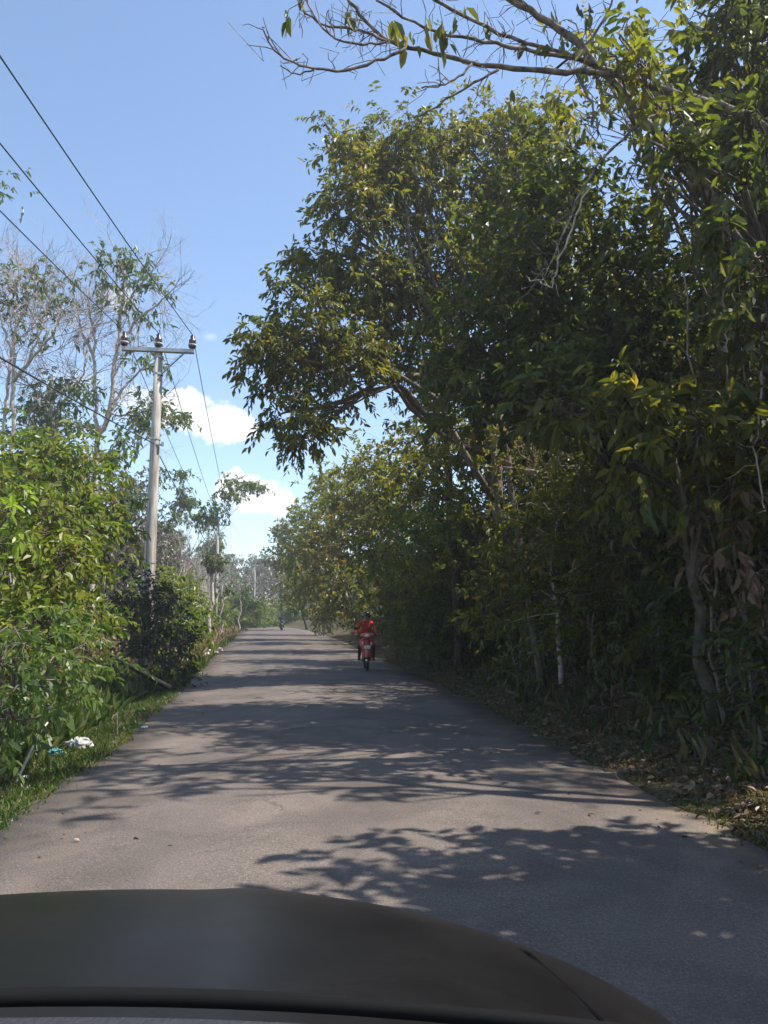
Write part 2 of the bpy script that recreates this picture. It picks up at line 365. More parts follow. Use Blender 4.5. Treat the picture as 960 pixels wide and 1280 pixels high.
def road_material():
    m, nt, p, o = new_mat('worn asphalt')
    tc = nt.nodes.new('ShaderNodeTexCoord')
    def noise(s, d, dist=0.0):
        n = nt.nodes.new('ShaderNodeTexNoise'); n.inputs['Scale'].default_value = s; n.inputs['Detail'].default_value = d; n.inputs['Distortion'].default_value = dist
        nt.links.new(tc.outputs['Object'], n.inputs['Vector']); return n
    big = noise(.35, 6, .6); mid = noise(3.0, 7); fine = noise(70, 3); grit = noise(120, 2)
    r = nt.nodes.new('ShaderNodeValToRGB'); el = r.color_ramp.elements
    el[0].position = .3; el[0].color = (.102, .081, .070, 1); el[1].position = .7; el[1].color = (.160, .129, .112, 1)
    nt.links.new(big.outputs['Fac'], r.inputs['Fac'])
    def ramp(n, lo, hi, a, b):
        q = nt.nodes.new('ShaderNodeValToRGB'); q.color_ramp.elements[0].position = lo; q.color_ramp.elements[1].position = hi
        q.color_ramp.elements[0].color = (a, a, a, 1); q.color_ramp.elements[1].color = (b, b, b * .99, 1)
        nt.links.new(n.outputs['Fac'], q.inputs['Fac']); return q
    cur = r.outputs['Color']
    for q in (ramp(noise(.9, 9, 1.2), .40, .56, .80, 1.05), ramp(mid, .3, .72, .84, 1.12), ramp(fine, .32, .72, .70, 1.3), ramp(grit, .56, .72, .92, 1.9)):
        mx = nt.nodes.new('ShaderNodeMix'); mx.data_type = 'RGBA'; mx.blend_type = 'MULTIPLY'; mx.inputs['Factor'].default_value = 1
        nt.links.new(cur, mx.inputs[6]); nt.links.new(q.outputs['Color'], mx.inputs[7]); cur = mx.outputs[2]
    def mul(col, fac_socket, rgb):
        mx = nt.nodes.new('ShaderNodeMix'); mx.data_type = 'RGBA'; mx.blend_type = 'MIX'
        nt.links.new(fac_socket, mx.inputs['Factor']); nt.links.new(col, mx.inputs[6]); mx.inputs[7].default_value = (*rgb, 1); return mx.outputs[2]
    def mth(op, a, b):
        n = nt.nodes.new('ShaderNodeMath'); n.operation = op; n.use_clamp = True
        for i, q in enumerate((a, b)):
            if hasattr(q, 'is_linked'): nt.links.new(q, n.inputs[i])
            else: n.inputs[i].default_value = q
        return n.outputs[0]
    ac = nt.nodes.new('ShaderNodeAttribute'); ac.attribute_name = 'across'
    tr = nt.nodes.new('ShaderNodeValToRGB'); e = tr.color_ramp.elements          # worn wheel tracks
    for pos, val in ((.12, 0), (.24, .55), (.36, .05), (.5, .2), (.62, .05), (.74, .55), (.88, 0)):
        k = e.new(pos); k.color = (val, val, val, 1)
    e[0].color = (0, 0, 0, 1); e[-1].color = (0, 0, 0, 1)
    nt.links.new(ac.outputs['Fac'], tr.inputs['Fac'])
    cur = mul(cur, mth('MULTIPLY', tr.outputs['Color'], mth('MULTIPLY', mid.outputs['Fac'], .9)), (.068, .058, .055))
    dn = noise(5.5, 8, .4)
    ed = nt.nodes.new('ShaderNodeValToRGB'); e = ed.color_ramp.elements           # dust washed in from the verges
    for pos, val in ((.07, .30), (.16, 0), (.84, 0), (.93, .30)):
        k = e.new(pos); k.color = (val, val, val, 1)
    e[0].color = (1, 1, 1, 1); e[-1].color = (1, 1, 1, 1)
    nt.links.new(ac.outputs['Fac'], ed.inputs['Fac'])
    dr = nt.nodes.new('ShaderNodeValToRGB'); dr.color_ramp.elements[0].position = .42; dr.color_ramp.elements[1].position = .60
    nt.links.new(dn.outputs['Fac'], dr.inputs['Fac'])
    cur = mul(cur, mth('MULTIPLY', ed.outputs['Color'], dr.outputs['Color']), (.15, .115, .078))
    vo = nt.nodes.new('ShaderNodeTexVoronoi'); vo.feature = 'DISTANCE_TO_EDGE'; vo.inputs['Scale'].default_value = .55
    wv = nt.nodes.new('ShaderNodeVectorMath'); wv.operation = 'ADD'; nt.links.new(tc.outputs['Object'], wv.inputs[0])
    ws_ = nt.nodes.new('ShaderNodeVectorMath'); ws_.operation = 'SCALE'; ws_.inputs['Scale'].default_value = .5; nt.links.new(mid.outputs['Color'], ws_.inputs[0]); nt.links.new(ws_.outputs[0], wv.inputs[1])
    nt.links.new(wv.outputs[0], vo.inputs['Vector'])
    ck = nt.nodes.new('ShaderNodeValToRGB'); ck.color_ramp.elements[0].position = .0; ck.color_ramp.elements[0].color = (1, 1, 1, 1); ck.color_ramp.elements[1].position = .010; ck.color_ramp.elements[1].color = (0, 0, 0, 1)
    nt.links.new(vo.outputs['Distance'], ck.inputs['Fac'])
    cm = nt.nodes.new('ShaderNodeValToRGB'); cm.color_ramp.elements[0].position = .5; cm.color_ramp.elements[1].position = .62; nt.links.new(big.outputs['Fac'], cm.inputs['Fac'])
    cur = mul(cur, mth('MULTIPLY', mth('MULTIPLY', ck.outputs['Color'], cm.outputs['Color']), .7), (.035, .031, .03))
    nt.links.new(cur, p.inputs['Base Color'])
    bp = nt.nodes.new('ShaderNodeBump'); bp.inputs['Strength'].default_value = .7; bp.inputs['Distance'].default_value = .008
    nt.links.new(fine.outputs['Fac'], bp.inputs['Height']); nt.links.new(bp.outputs['Normal'], p.inputs['Normal'])
    p.inputs['Roughness'].default_value = .8; p.inputs['Specular IOR Level'].default_value = .3
    return m

ys = np.unique(np.concatenate([np.arange(-60, 2, 4.0), np.arange(2, 30, .25), np.arange(30, 70, .8), np.arange(70, 160, 3), np.arange(160, 245, 8)]))
offs = np.array([0, .06, .15, .3, .45, .6, .8, 1, 1.25, 1.5, 1.8, 2.1, 2.5, 3, 3.5, 4.2, 5, 6, 7.5, 9, 12, 16, 22, 30, 45, 70, 110])
tt = np.linspace(0, 1, 9)[1:-1]
V = []
for y in ys:
    a, b = xl(y), xr(y)
    V.append(np.concatenate([a - offs[::-1], a + (b - a) * tt, b + offs]))
X = np.array(V); Y = np.repeat(ys[:, None], X.shape[1], 1); Z = gz(X, Y)
nr_, nc = X.shape
idx = np.arange(nr_ * nc).reshape(nr_, nc)
Fg = np.stack([idx[:-1, :-1], idx[:-1, 1:], idx[1:, 1:], idx[1:, :-1]], -1).reshape(-1, 4)
props(mesh_obj('ground', np.stack([X, Y, Z], -1), Fg, ground_material(), smooth=True), kind='structure')

rng0 = np.random.RandomState(5)
yr = np.unique(np.concatenate([np.arange(-40, 2, 2.0), np.arange(2, 40, .12), np.arange(40, 100, .6), np.arange(100, 182, 4)]))
el = np.convolve(rng0.normal(size=len(yr)), np.ones(4) / 4, 'same') * .06 + np.convolve(rng0.normal(size=len(yr)), np.ones(15) / 15, 'same') * .16
er = np.convolve(rng0.normal(size=len(yr)), np.ones(4) / 4, 'same') * .06 + np.convolve(rng0.normal(size=len(yr)), np.ones(15) / 15, 'same') * .12
rows = []
for y, a, b in zip(yr, el, er):
    x0, x1 = xl(y) + a, xr(y) + b; z = float(rise(y))
    f = np.array([0, .001, .12, .3, .5, .7, .88, .999, 1])
    h = np.array([-.06, .0, .012, .03, .04, .03, .012, 0, -.06])
    rows.append(np.stack([x0 + (x1 - x0) * f, np.full(9, y), z + h + .004], -1))
Rv = np.array(rows); idx = np.arange(len(yr) * 9).reshape(-1, 9)
Fr = np.stack([idx[:-1, :-1], idx[:-1, 1:], idx[1:, 1:], idx[1:, :-1]], -1).reshape(-1, 4)
rd_o = props(mesh_obj('road', Rv, Fr, road_material(), smooth=True), kind='structure')
a_ = rd_o.data.attributes.new('across', 'FLOAT', 'POINT'); a_.data.foreach_set('value', np.tile(f, len(yr)).astype(np.float32))

# ---- ground cover (nobody could count it)
def scatter(name, n, ylo, yhi, side, olo, ohi, h, wid, mat, seed, up=1.0, per=3, flat=False, near=1.6, lift=0.0):
    rng = np.random.RandomState(seed)
    y = ylo + (yhi - ylo) * rng.uniform(0, 1, n) ** near
    o = olo + (ohi - olo) * rng.uniform(0, 1, n) ** 1.2
    x = np.where(side == 'l', xl(y) - o, xr(y) + o)
    keep = (wob(x * 1.3 + 3, y * 1.3) + rng.uniform(-.3, .5, n)) > -.12
    x, y = x[keep], y[keep]
    p = np.stack([x, y, gz(x, y) + lift], -1)
    p = np.repeat(p, per, 0) + rng.normal(size=(len(p) * per, 3)) * np.array([.05, .05, .004])
    N = len(p)
    if flat:
        d = rng.normal(size=(N, 3)) * np.array([1, 1, .25]); nn = np.array([0, 0, 1.0]) + rng.normal(size=(N, 3)) * .35
    else:
        d = rng.normal(size=(N, 3)) * .55 + np.array([0, 0, up]); nn = rng.normal(size=(N, 3)) + np.array([0, 0, .3])
    V, F = leaves(p, d, nn, h * rng.uniform(.4, 1.3, N), wid)
    return props(mesh_obj(name, V, F, LM[mat], tint=np.repeat(rng.uniform(0, 1, N), 2)), kind='stuff')

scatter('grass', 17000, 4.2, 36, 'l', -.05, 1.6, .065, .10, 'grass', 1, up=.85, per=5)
scatter('dry_grass', 3200, 24, 110, 'l', .5, 4.5, .60, .06, 'straw', 2, up=1.3, per=6, near=1.2)
scatter('green_grass', 900, 20, 60, 'l', .0, 1.6, .3, .10, 'grass', 21, up=1.1, per=5, near=1.2)
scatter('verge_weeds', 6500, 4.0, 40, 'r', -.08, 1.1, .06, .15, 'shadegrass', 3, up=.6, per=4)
scatter('leaf_litter', 16000, 4.5, 30, 'r', .12, 5.0, .085, .5, 'litter', 4, per=2, flat=True, lift=.012)
scatter('undergrowth', 1600, 5, 45, 'r', 1.8, 7, .13, .34, 'dark', 6, up=.8, per=4, lift=.03)
scatter('leaf_litter', 900, 5, 13, 'l', .35, 1.7, .07, .5, 'litter', 41, per=2, flat=True, lift=.012)
scatter('fallen_leaves', 500, 4.5, 40, 'l', -4.6, -.1, .05, .5, 'litter', 42, per=1, flat=True, lift=.055)
scatter('tall_weeds', 1500, 5, 30, 'l', .7, 2.2, .34, .12, 'grass', 43, up=1.1, per=4)
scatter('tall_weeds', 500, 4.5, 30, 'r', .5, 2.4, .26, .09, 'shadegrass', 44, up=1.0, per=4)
scatter('creeping_leaves', 2600, 4.5, 22, 'l', .9, 3.2, .12, .6, 'vine', 7, up=.35, per=3, lift=.05)

# ================================================================== RIGHT: FOREST EDGE
# the great crown reaching over the road
broadleaf('roadside_tree', 'tall broadleaf tree whose ragged crown leans far out over the road', 'tree', on_ground(3.7, 17.5), px(
    (338, 430, 15.2, 24, 44, .9), (358, 515, 15.2, 26, 40, .9), (390, 540, 15.4, 24, 26, .8), (385, 405, 15.6, 42, 46, 1.2), (428, 455, 16, 44, 62, 1.3), (318, 452, 15.2, 10, 22, .5),
    (405, 315, 16, 30, 26, 1.0), (440, 275, 16, 48, 44, 1.2), (458, 345, 16.4, 60, 48, 1.3), (455, 205, 16.2, 36, 38, 1.0), (500, 165, 16.6, 40, 42, 1.1),
    (515, 250, 17, 60, 55, 1.4), (560, 160, 17, 36, 28, 1.0), (407, 155, 15.9, 11, 12, .25), (412, 185, 15.9, 12, 9, .25), (560, 330, 17.2, 70, 60, 1.4), (520, 410, 17, 65, 60, 1.3), (605, 215, 17.4, 50, 45, 1.2)),
    .155, 'canopy', 11, dens=24, per=10, trunk_r=.17, droop=.75, wid=.36, clump=.30)
broadleaf('roadside_tree', 'olive green tree with sunlit yellowish top rising beside the leaning crown', 'tree', on_ground(5.2, 18.5), px(
    (640, 190, 18, 48, 50, 1.3), (660, 270, 18, 60, 60, 1.4), (620, 330, 18.4, 60, 60, 1.4), (680, 170, 18.5, 40, 40, 1.1), (590, 500, 18.5, 70, 60, 1.4), (670, 400, 18.5, 70, 70, 1.5), (690, 540, 18.5, 70, 60, 1.4)),
    .155, 'canopy', 12, dens=18, per=10, trunk_r=.15, droop=.7, bias=.12)
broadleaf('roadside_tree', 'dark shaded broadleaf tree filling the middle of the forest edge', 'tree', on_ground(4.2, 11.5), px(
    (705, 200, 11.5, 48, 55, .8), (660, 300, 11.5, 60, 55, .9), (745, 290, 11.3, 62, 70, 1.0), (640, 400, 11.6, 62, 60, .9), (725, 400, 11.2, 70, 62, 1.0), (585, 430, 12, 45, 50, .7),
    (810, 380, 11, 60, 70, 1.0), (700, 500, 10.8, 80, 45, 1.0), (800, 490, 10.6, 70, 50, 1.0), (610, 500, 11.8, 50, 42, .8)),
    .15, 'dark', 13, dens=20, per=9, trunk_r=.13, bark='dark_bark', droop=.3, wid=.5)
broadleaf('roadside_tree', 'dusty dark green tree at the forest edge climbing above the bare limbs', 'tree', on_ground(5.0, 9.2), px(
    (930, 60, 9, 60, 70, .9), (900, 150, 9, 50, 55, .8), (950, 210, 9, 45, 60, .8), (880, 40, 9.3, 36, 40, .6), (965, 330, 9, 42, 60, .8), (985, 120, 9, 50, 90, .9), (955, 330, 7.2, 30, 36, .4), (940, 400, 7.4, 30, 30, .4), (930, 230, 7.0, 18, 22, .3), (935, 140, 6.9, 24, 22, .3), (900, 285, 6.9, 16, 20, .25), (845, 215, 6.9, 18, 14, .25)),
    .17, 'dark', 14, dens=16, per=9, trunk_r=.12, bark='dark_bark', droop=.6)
broadleaf('slender_tree', 'slender tree with thin yellow green leaves glowing against the sky', 'tree', on_ground(5.6, 10.6), px(
    (770, 60, 10, 38, 42, .6), (745, 110, 10, 34, 30, .5), (820, 110, 10, 40, 42, .6), (800, 185, 10, 45, 40, .6), (860, 200, 10, 40, 45, .6), (720, 30, 10, 22, 22, .4), (770, 70, 6.9, 26, 30, .3), (835, 130, 6.9, 30, 26, .3), (865, 170, 6.8, 16, 22, .25), (800, 90, 6.9, 20, 20, .25)),
    .15, 'yellow', 15, dens=8, per=7, trunk_r=.07, droop=.45, bark='bark', clump=.40)
broadleaf('roadside_tree', 'low spreading tree with tiers of big glossy leaves in front of the dark forest', 'tree', on_ground(3.6, 8.6), px(
    (690, 505, 9.2, 62, 20, .6), (770, 510, 8.8, 62, 24, .6), (850, 535, 8.6, 60, 30, .7), (930, 560, 8.4, 50, 34, .7), (900, 610, 8.4, 50, 32, .6), (800, 590, 9, 60, 26, .6)),
    .20, 'canopy', 16, dens=11, per=8, trunk_r=.07, bark='dark_bark', droop=.5, wid=.40, spread=.6)
broadleaf('shrub', 'shrub of withered drooping grey brown leaves at the forest edge', 'shrub', on_ground(4.2, 8.9), px(
    (930, 660, 8.4, 26, 40, .4), (955, 720, 8.3, 26, 36, .4), (905, 690, 8.6, 18, 26, .3)), .20, 'litter', 17, dens=9, per=6, trunk_r=.03, bark='bark', droop=1.1, parts=('stem', 'foliage'))
broadleaf('sapling', 'fresh green sapling lit by a shaft of sun among the dark trunks', 'sapling', on_ground(4.1, 10.4), px(
    (905, 600, 10, 34, 34, .5), (880, 660, 10, 36, 28, .5), (925, 430, 10.4, 38, 40, .6), (950, 470, 10.2, 30, 44, .5), (840, 640, 10.3, 26, 26, .4)), .16, 'sunny', 18, dens=8, per=7, trunk_r=.04, parts=('stem', 'foliage'))

# forest behind: a deep back row that closes the view
BACK = ['dark', 'canopy', 'canopy', 'dark', 'canopy']
def wood_tree(seed, mat, h, w, leaf=.24, dens=8):
    rng = np.random.RandomState(seed)
    lobes = []
    for k in range(9):
        z = h * rng.uniform(.30, .95); q = w * (1 - .45 * abs(z / h - .6) / .4) * rng.uniform(.25, .75); a = rng.uniform(0, 6.28)
        lobes.append((np.array([q * math.cos(a), q * math.sin(a), z]), np.array([1, 1, .8]) * w * rng.uniform(.36, .56)))
    return lobes
wood_proto = []
for i, (mt, h, w) in enumerate([('canopy', 11.5, 2.6), ('dark', 10, 2.4), ('canopy', 13, 2.8)]):
    wood_proto.append(broadleaf('forest_tree', 'leafy forest tree standing back from the road behind the edge growth', 'tree', (0, 0, 0), wood_tree(40 + i, mt, h, w), .20, mt, 60 + i,
                                dens=4.6, per=8, trunk_r=.14, bark='dark_bark', group='forest trees behind the right verge', trunk_top=np.array([0, 0, h * .75])))
spots = [(6.6, 12.5), (7.8, 16), (6.8, 21), (9.5, 11.5), (10.5, 15), (9.0, 20), (7.3, 26), (10.5, 26), (12.5, 20), (13.5, 15.5), (6.5, 31), (9.2, 34), (14, 27), (8.2, 9.6), (6.0, 25), (11.6, 12.6), (15.5, 21)]
rngw = np.random.RandomState(9)
for i, (x, y) in enumerate(spots):
    p = on_ground(x, y)
    if i < 3:
        wood_proto[i].location = p; wood_proto[i].rotation_euler[2] = rngw.uniform(0, 6.28)
    else:
        dup(wood_proto[i % 3], p, rngw.uniform(0, 6.28), rngw.uniform(.8, 1.1))

open_proto = broadleaf('forest_tree', 'open crowned forest tree beside the car shading the road ahead', 'tree', (0, 0, 0), wood_tree(47, 'canopy', 11.5, 2.5), .2, 'canopy', 67, dens=5.5, per=8, trunk_r=.14, bark='dark_bark', trunk_top=np.array([0, 0, 8.]))
open_proto.location = on_ground(10.2, 7.6)
broadleaf('forest_tree', 'spreading low tree that shades the right verge near the car', 'tree', on_ground(7.6, 6.5), [(np.array([6.30, 6.60, 3.90]), np.array([.9, .8, .7])), (np.array([7.30, 7.60, 4.60]), np.array([1, .9, .8])), (np.array([6.50, 5.50, 3.60]), np.array([.9, .7, .6])), (np.array([5.90, 7.30, 3.40]), np.array([.7, .7, .5]))], .2, 'canopy', 74, dens=14, per=8, trunk_r=.09, bark='dark_bark')
broadleaf('forest_tree', 'low crowned tree beside the car shading the near road', 'tree', on_ground(5.6, 3.2), [(np.array([4.80, 3.60, 4.60]), np.array([1.0, .7, .8])), (np.array([4.20, 3.10, 4.00]), np.array([.8, .6, .6])), (np.array([5.60, 4.00, 5.20]), np.array([.9, .7, .7])), (np.array([3.30, 3.50, 4.40]), np.array([.7, .6, .5])), (np.array([3.90, 4.30, 4.90]), np.array([.7, .55, .5])), (np.array([4.50, 4.30, 4.80]), np.array([.8, .6, .6])), (np.array([3.20, 2.70, 4.20]), np.array([.8, .6, .5])), (np.array([4.20, 2.20, 4.20]), np.array([.9, .6, .6]))], .2, 'canopy', 71, dens=17, per=8, trunk_r=.1, bark='dark_bark')
under = broadleaf('forest_shrub', 'dense dark shrub filling the forest floor behind the bank', 'shrub', (0, 0, 0), [(np.array([0, 0, 1.2]), np.array([1.3, 1.2, 1.1])), (np.array([.7, .4, 2.3]), np.array([1, 1, .9])), (np.array([-.6, -.3, 2.9]), np.array([.9, .9, .8]))], .15, 'canopy', 72, dens=11, per=8, trunk_r=.04, bark='dark_bark', group='shrubs on the forest floor', parts=('stem', 'foliage'))
us = [(6.2, 10), (7.6, 12), (9.2, 13.5), (6.3, 14), (8, 15.5), (6.4, 17.5), (8.2, 18.5), (10.5, 17), (6.6, 21), (8.6, 22.5), (5.6, 23.5), (7.5, 26), (5.2, 27), (10.5, 23), (12.5, 18.5), (11, 12.5), (7.4, 9.2), (5.0, 31), (4.4, 35), (7.2, 31), (9.6, 28), (12.5, 24), (14.5, 21), (3.6, 40), (6.4, 38)]
for i, (x, y) in enumerate(us):
    p = on_ground(x, y); s_ = rngw.uniform(.85, 1.25)
    if i == 0: under.location = p
    else: dup(under, p, rngw.uniform(0, 6.28), s_)

rngu = np.random.RandomState(19)
wall_b = broadleaf('forest_shrub', 'tangled olive brown shrub walling the shaded road edge', 'shrub', (0, 0, 0), [(np.array([0, 0, .9]), np.array([1.0, 1.1, .9])), (np.array([.4, .5, 1.9]), np.array([.9, 1, .8])), (np.array([.2, -.5, 2.7]), np.array([.8, .9, .8])), (np.array([.6, .2, 3.7]), np.array([.7, .8, .7]))], .13, 'tangle', 73, dens=15, per=8, trunk_r=.03, bark='dark_bark', group='tangled shrubs at the road edge', parts=('stem', 'foliage'), clump=.45)
wall_f = broadleaf('forest_shrub', 'fine leaved twiggy shrub in the wall of growth at the road edge', 'shrub', (0, 0, 0), [(np.array([0, 0, 1.0]), np.array([.9, 1.0, .9])), (np.array([.3, -.4, 2.2]), np.array([.8, .9, .8])), (np.array([-.1, .4, 3.2]), np.array([.7, .8, .8]))], .075, 'canopy', 75, dens=22, per=11, wid=.55, droop=.2, spread=.9, trunk_r=.025, bark='stem', group='fine leaved shrubs at the road edge', parts=('stem', 'foliage'), clump=.5)
k_ = 0
for y in list(np.arange(9.2, 24, 1.25)) + list(np.arange(24, 60, 2.6)):
    for o_ in (rngu.uniform(2.0, 2.7), rngu.uniform(3.2, 4.4)):
        p = on_ground(xr(y) + o_ + (.9 if y < 15 else 0), y + rngu.uniform(-.4, .4)); s_ = rngu.uniform(.7, 1.15) * (1 if o_ < 3 else 1.15)
        if k_ == 0: wall_b.location = p
        elif k_ == 1: wall_f.location = p
        else: dup(wall_f if k_ % 5 in (0, 2) else wall_b, p, rngu.uniform(0, 6.28), (s_, s_, s_ * rngu.uniform(.8, 1.3)))
        k_ += 1

# hedge of trees running down the right-hand edge into the distance
edge_lab = ['dim leafy tree with low boughs beside the red motorcycle', 'dark bushy tree just past the red motorcycle', 'green tree along the shaded verge some way past the red motorcycle',
            'tree with drooping ochre and yellow boughs near the bend', 'sunlit yellow green tree arching towards the bend', 'hazy green tree at the far end of the shaded verge', 'last tall pale green tree where the road bends out of sight']
def edge_tree(i, x, y, lobes, mat, leaf, dens, tr=.13, bias=0.0):
    return broadleaf('edge_tree', edge_lab[i], 'tree', on_ground(x, y), lobes, leaf, mat, 80 + i, dens=dens, per=8, trunk_r=tr, bark='dark_bark', bias=bias, group='trees along the right verge')
edge_tree(0, 3.6, 22, px((560, 600, 21, 50, 40, 1.3), (600, 680, 21, 50, 45, 1.2), (540, 690, 22, 42, 48, 1.2), (520, 610, 22, 42, 44, 1.2), (560, 750, 22, 42, 34, 1.0), (610, 560, 20, 48, 38, 1.1)), 'canopy', .2, 8)
edge_tree(1, 3.0, 28, px((505, 640, 27, 40, 40, 1.4), (498, 715, 27, 30, 30, 1.3), (520, 740, 26, 38, 36, 1.2), (490, 580, 28, 40, 36, 1.4), (530, 550, 27, 40, 36, 1.3)), 'canopy', .22, 8)
edge_tree(2, 2.3, 36, px((460, 600, 35, 32, 34, 1.6), (450, 670, 35, 32, 38, 1.6), (435, 735, 34, 28, 36, 1.3), (480, 650, 36, 34, 40, 1.5), (430, 620, 36, 22, 24, 1.2)), 'canopy', .25, 7, bias=.1)
edge_tree(3, -.5, 45, px((422, 690, 44, 26, 26, 1.7), (405, 715, 44, 20, 20, 1.3), (440, 640, 45, 26, 26, 1.6)), 'ochre', .28, 6)
edge_tree(4, -1.5, 52, px((405, 650, 50, 26, 30, 1.8), (390, 690, 50, 22, 26, 1.6), (415, 610, 52, 22, 22, 1.6), (395, 740, 50, 24, 26, 1.6)), 'yellow', .3, 6)
edge_tree(5, -4.5, 66, px((382, 640, 64, 18, 22, 1.8), (372, 690, 64, 18, 24, 1.8), (388, 740, 62, 22, 26, 2)), 'sunny', .34, 5)
edge_tree(6, -8.5, 86, px((360, 670, 84, 14, 18, 1.8), (356, 700, 84, 14, 20, 1.8), (366, 735, 82, 16, 22, 2)), 'canopy', .4, 4, bias=.2)

# understorey shrubs along the bank
sh = [('arching shrub with bright fern like sprays hanging over the verge', 3.3, 19.0, [(500, 680, 18.8, 40, 26, .8), (460, 700, 19, 26, 14, .5), (560, 650, 19, 36, 26, .8)], 'sunny', .17),
      ('dim bush at the road edge directly right of the red motorcycle', 2.6, 22.5, [(510, 770, 22, 34, 34, 1.0), (545, 790, 21.5, 30, 26, .8)], 'dark', .16),
      ('dark bush at the road edge directly left of the red motorcycle', -1.2, 48, [(428, 765, 50, 16, 22, 1.2), (452, 768, 44, 18, 22, 1.2), (408, 772, 62, 16, 18, 1.4), (478, 770, 36, 18, 22, 1.0)], 'dark', .18),
      ('speckled understorey bush among the thin trunks on the bank', 4.4, 14.5, [(640, 690, 14.5, 34, 60, .8), (690, 720, 14, 34, 50, .8), (610, 750, 15, 30, 44, .8)], 'canopy', .14),
      ('tall straggly bush with leaves scattered down its stems', 4.9, 12.6, [(740, 640, 12.6, 44, 70, .8), (780, 720, 12.2, 40, 60, .8), (720, 760, 12.8, 36, 40, .7)], 'canopy', .14),
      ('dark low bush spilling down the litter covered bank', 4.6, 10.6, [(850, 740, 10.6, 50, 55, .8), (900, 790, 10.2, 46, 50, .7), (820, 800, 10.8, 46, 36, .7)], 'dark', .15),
      ('small sunlit weed bush below the leaning thin trunk', 3.5, 13.4, [(690, 800, 13.2, 24, 18, .5), (660, 820, 13.4, 22, 14, .4)], 'sunny', .11),
      ('shadowed bush overhanging the near end of the bank', 4.3, 8.2, [(960, 800, 8.2, 36, 60, .6), (930, 850, 8.0, 36, 40, .5), (975, 900, 7.6, 30, 40, .4)], 'dark', .14)]
for i, (lab, x, y, lob, mt, lf) in enumerate(sh):
    broadleaf('shrub', lab, 'shrub', on_ground(x, y), px(*lob), lf, mt, 120 + i, dens=11, per=8, trunk_r=.035, bark='dark_bark', group='understorey shrubs on the bank', parts=('stem', 'foliage'))

# thin forest trunks visible in the understorey
def stem_tree(name, label, pts, r0, r1, bark, seed, leafy=0, group=None):
    rng = np.random.RandomState(seed); p = np.array(pts); b = MB()
    t = np.linspace(0, 1, len(p)); tt = np.linspace(0, 1, 14)
    q = np.stack([np.interp(tt, t, p[:, k]) for k in range(3)], -1) + rng.normal(size=(14, 3)) * .02
    b.tube(q, np.linspace(r0, r1, 14), 7)
    tips = []
    for k in range(8 + leafy):
        s = q[rng.randint(4, 14)]; d = unit(np.array([rng.normal(), rng.normal() * .6, rng.uniform(-.1, .9)]))
        e = s + d * rng.uniform(.4, 1.2); b.tube(curve_pts(s, e, .08, 4, rng, .04), [.012, .01, .008, .005], 4, cap=False); tips.append(e)
    base = p[0]; th = thing(name, label, 'tree', base, group=group)
    b.build('trunk', M[bark], th, smooth=True, off=base)
    if leafy:
        tp = np.repeat(np.array(tips), 5, 0) + rng.normal(size=(len(tips) * 5, 3)) * .12
        V, F, T = sprays(rng, tp, rng.normal(size=tp.shape), 6, .13, .4, .5, .7, .25)
        mesh_obj('crown', V - base, F, LM['canopy'], th, tint=T)
    return th
def gp(u, y, dz=0.0):
    x = at(u, 700, y)[0]; return on_ground(x, y) + np.array([0, 0, dz])
stem_tree('slim_tree', 'slim brown trunk leaning left out of the litter covered bank', [gp(672, 14.5), at(655, 700, 14.6), at(640, 620, 14.8), at(628, 520, 15)], .085, .05, 'bark', 201, 6, 'thin trunks in the understorey')
stem_tree('slim_tree', 'short crooked stem with tan twigs beside the leaning trunk', [gp(697, 13.8), at(695, 760, 13.8), at(688, 710, 13.9), at(698, 640, 14)], .05, .02, 'pale_bark', 202, 5, 'thin trunks in the understorey')
stem_tree('slim_tree', 'thin upright trunk among speckled leaves behind the bank', [gp(768, 15), at(764, 690, 15), at(752, 560, 15)], .05, .03, 'bark', 203, 5, 'thin trunks in the understorey')
stem_tree('slim_tree', 'dark upright trunk deep in the shade past the arching shrub', [gp(572, 21), at(570, 720, 21), at(560, 600, 21.4), at(556, 520, 21.6)], .13, .07, 'dark_bark', 204, 4, 'thin trunks in the understorey')
stem_tree('slim_tree', 'thin trunk leaning right near the withered brown shrub', [gp(880, 11.5), at(885, 700, 11.4), at(900, 560, 11.2), at(930, 420, 11)], .06, .035, 'dark_bark', 205, 5, 'thin trunks in the understorey')
stem_tree('slim_tree', 'forked dark stem rising through the backlit leaves', [gp(850, 13), at(835, 640, 13), at(845, 500, 12.8), at(880, 380, 12.5)], .06, .03, 'dark_bark', 206, 6, 'thin trunks in the understorey')

# many thin stems standing in the gloom
def thin_stem(seed):
    rng = np.random.RandomState(seed); b = MB(); h = 4.2
    q = np.stack([np.cumsum(rng.normal(size=16) * .045), np.cumsum(rng.normal(size=16) * .045), np.linspace(-.1, h, 16)], -1)
    b.tube(q, np.linspace(.022, .010, 16), 5); tips = []
    for k in range(9):
        a = q[rng.randint(4, 16)]; e = a + np.array([rng.normal() * .3, rng.normal() * .3, rng.uniform(-.35, .35)]); b.tube(curve_pts(a, e, .04, 5, rng, .03), [.008, .007, .006, .005, .004], 4, cap=False); tips.append(e)
    t = thing('thin_stem', 'thin pale understorey stem with a few small leaves in the forest gloom', 'sapling', group='thin stems in the understorey')
    b.build('stem', M['stem'], t, smooth=True)
    tp = np.repeat(np.array(tips), 3, 0) + rng.normal(size=(27, 3)) * .08
    V, F, T = sprays(rng, tp, rng.normal(size=tp.shape), 5, .10, .42, .5, .7, .18); mesh_obj('foliage', V, F, LM['tangle'], t, tint=T); return t
st_p = [thin_stem(501 + k) for k in range(4)]
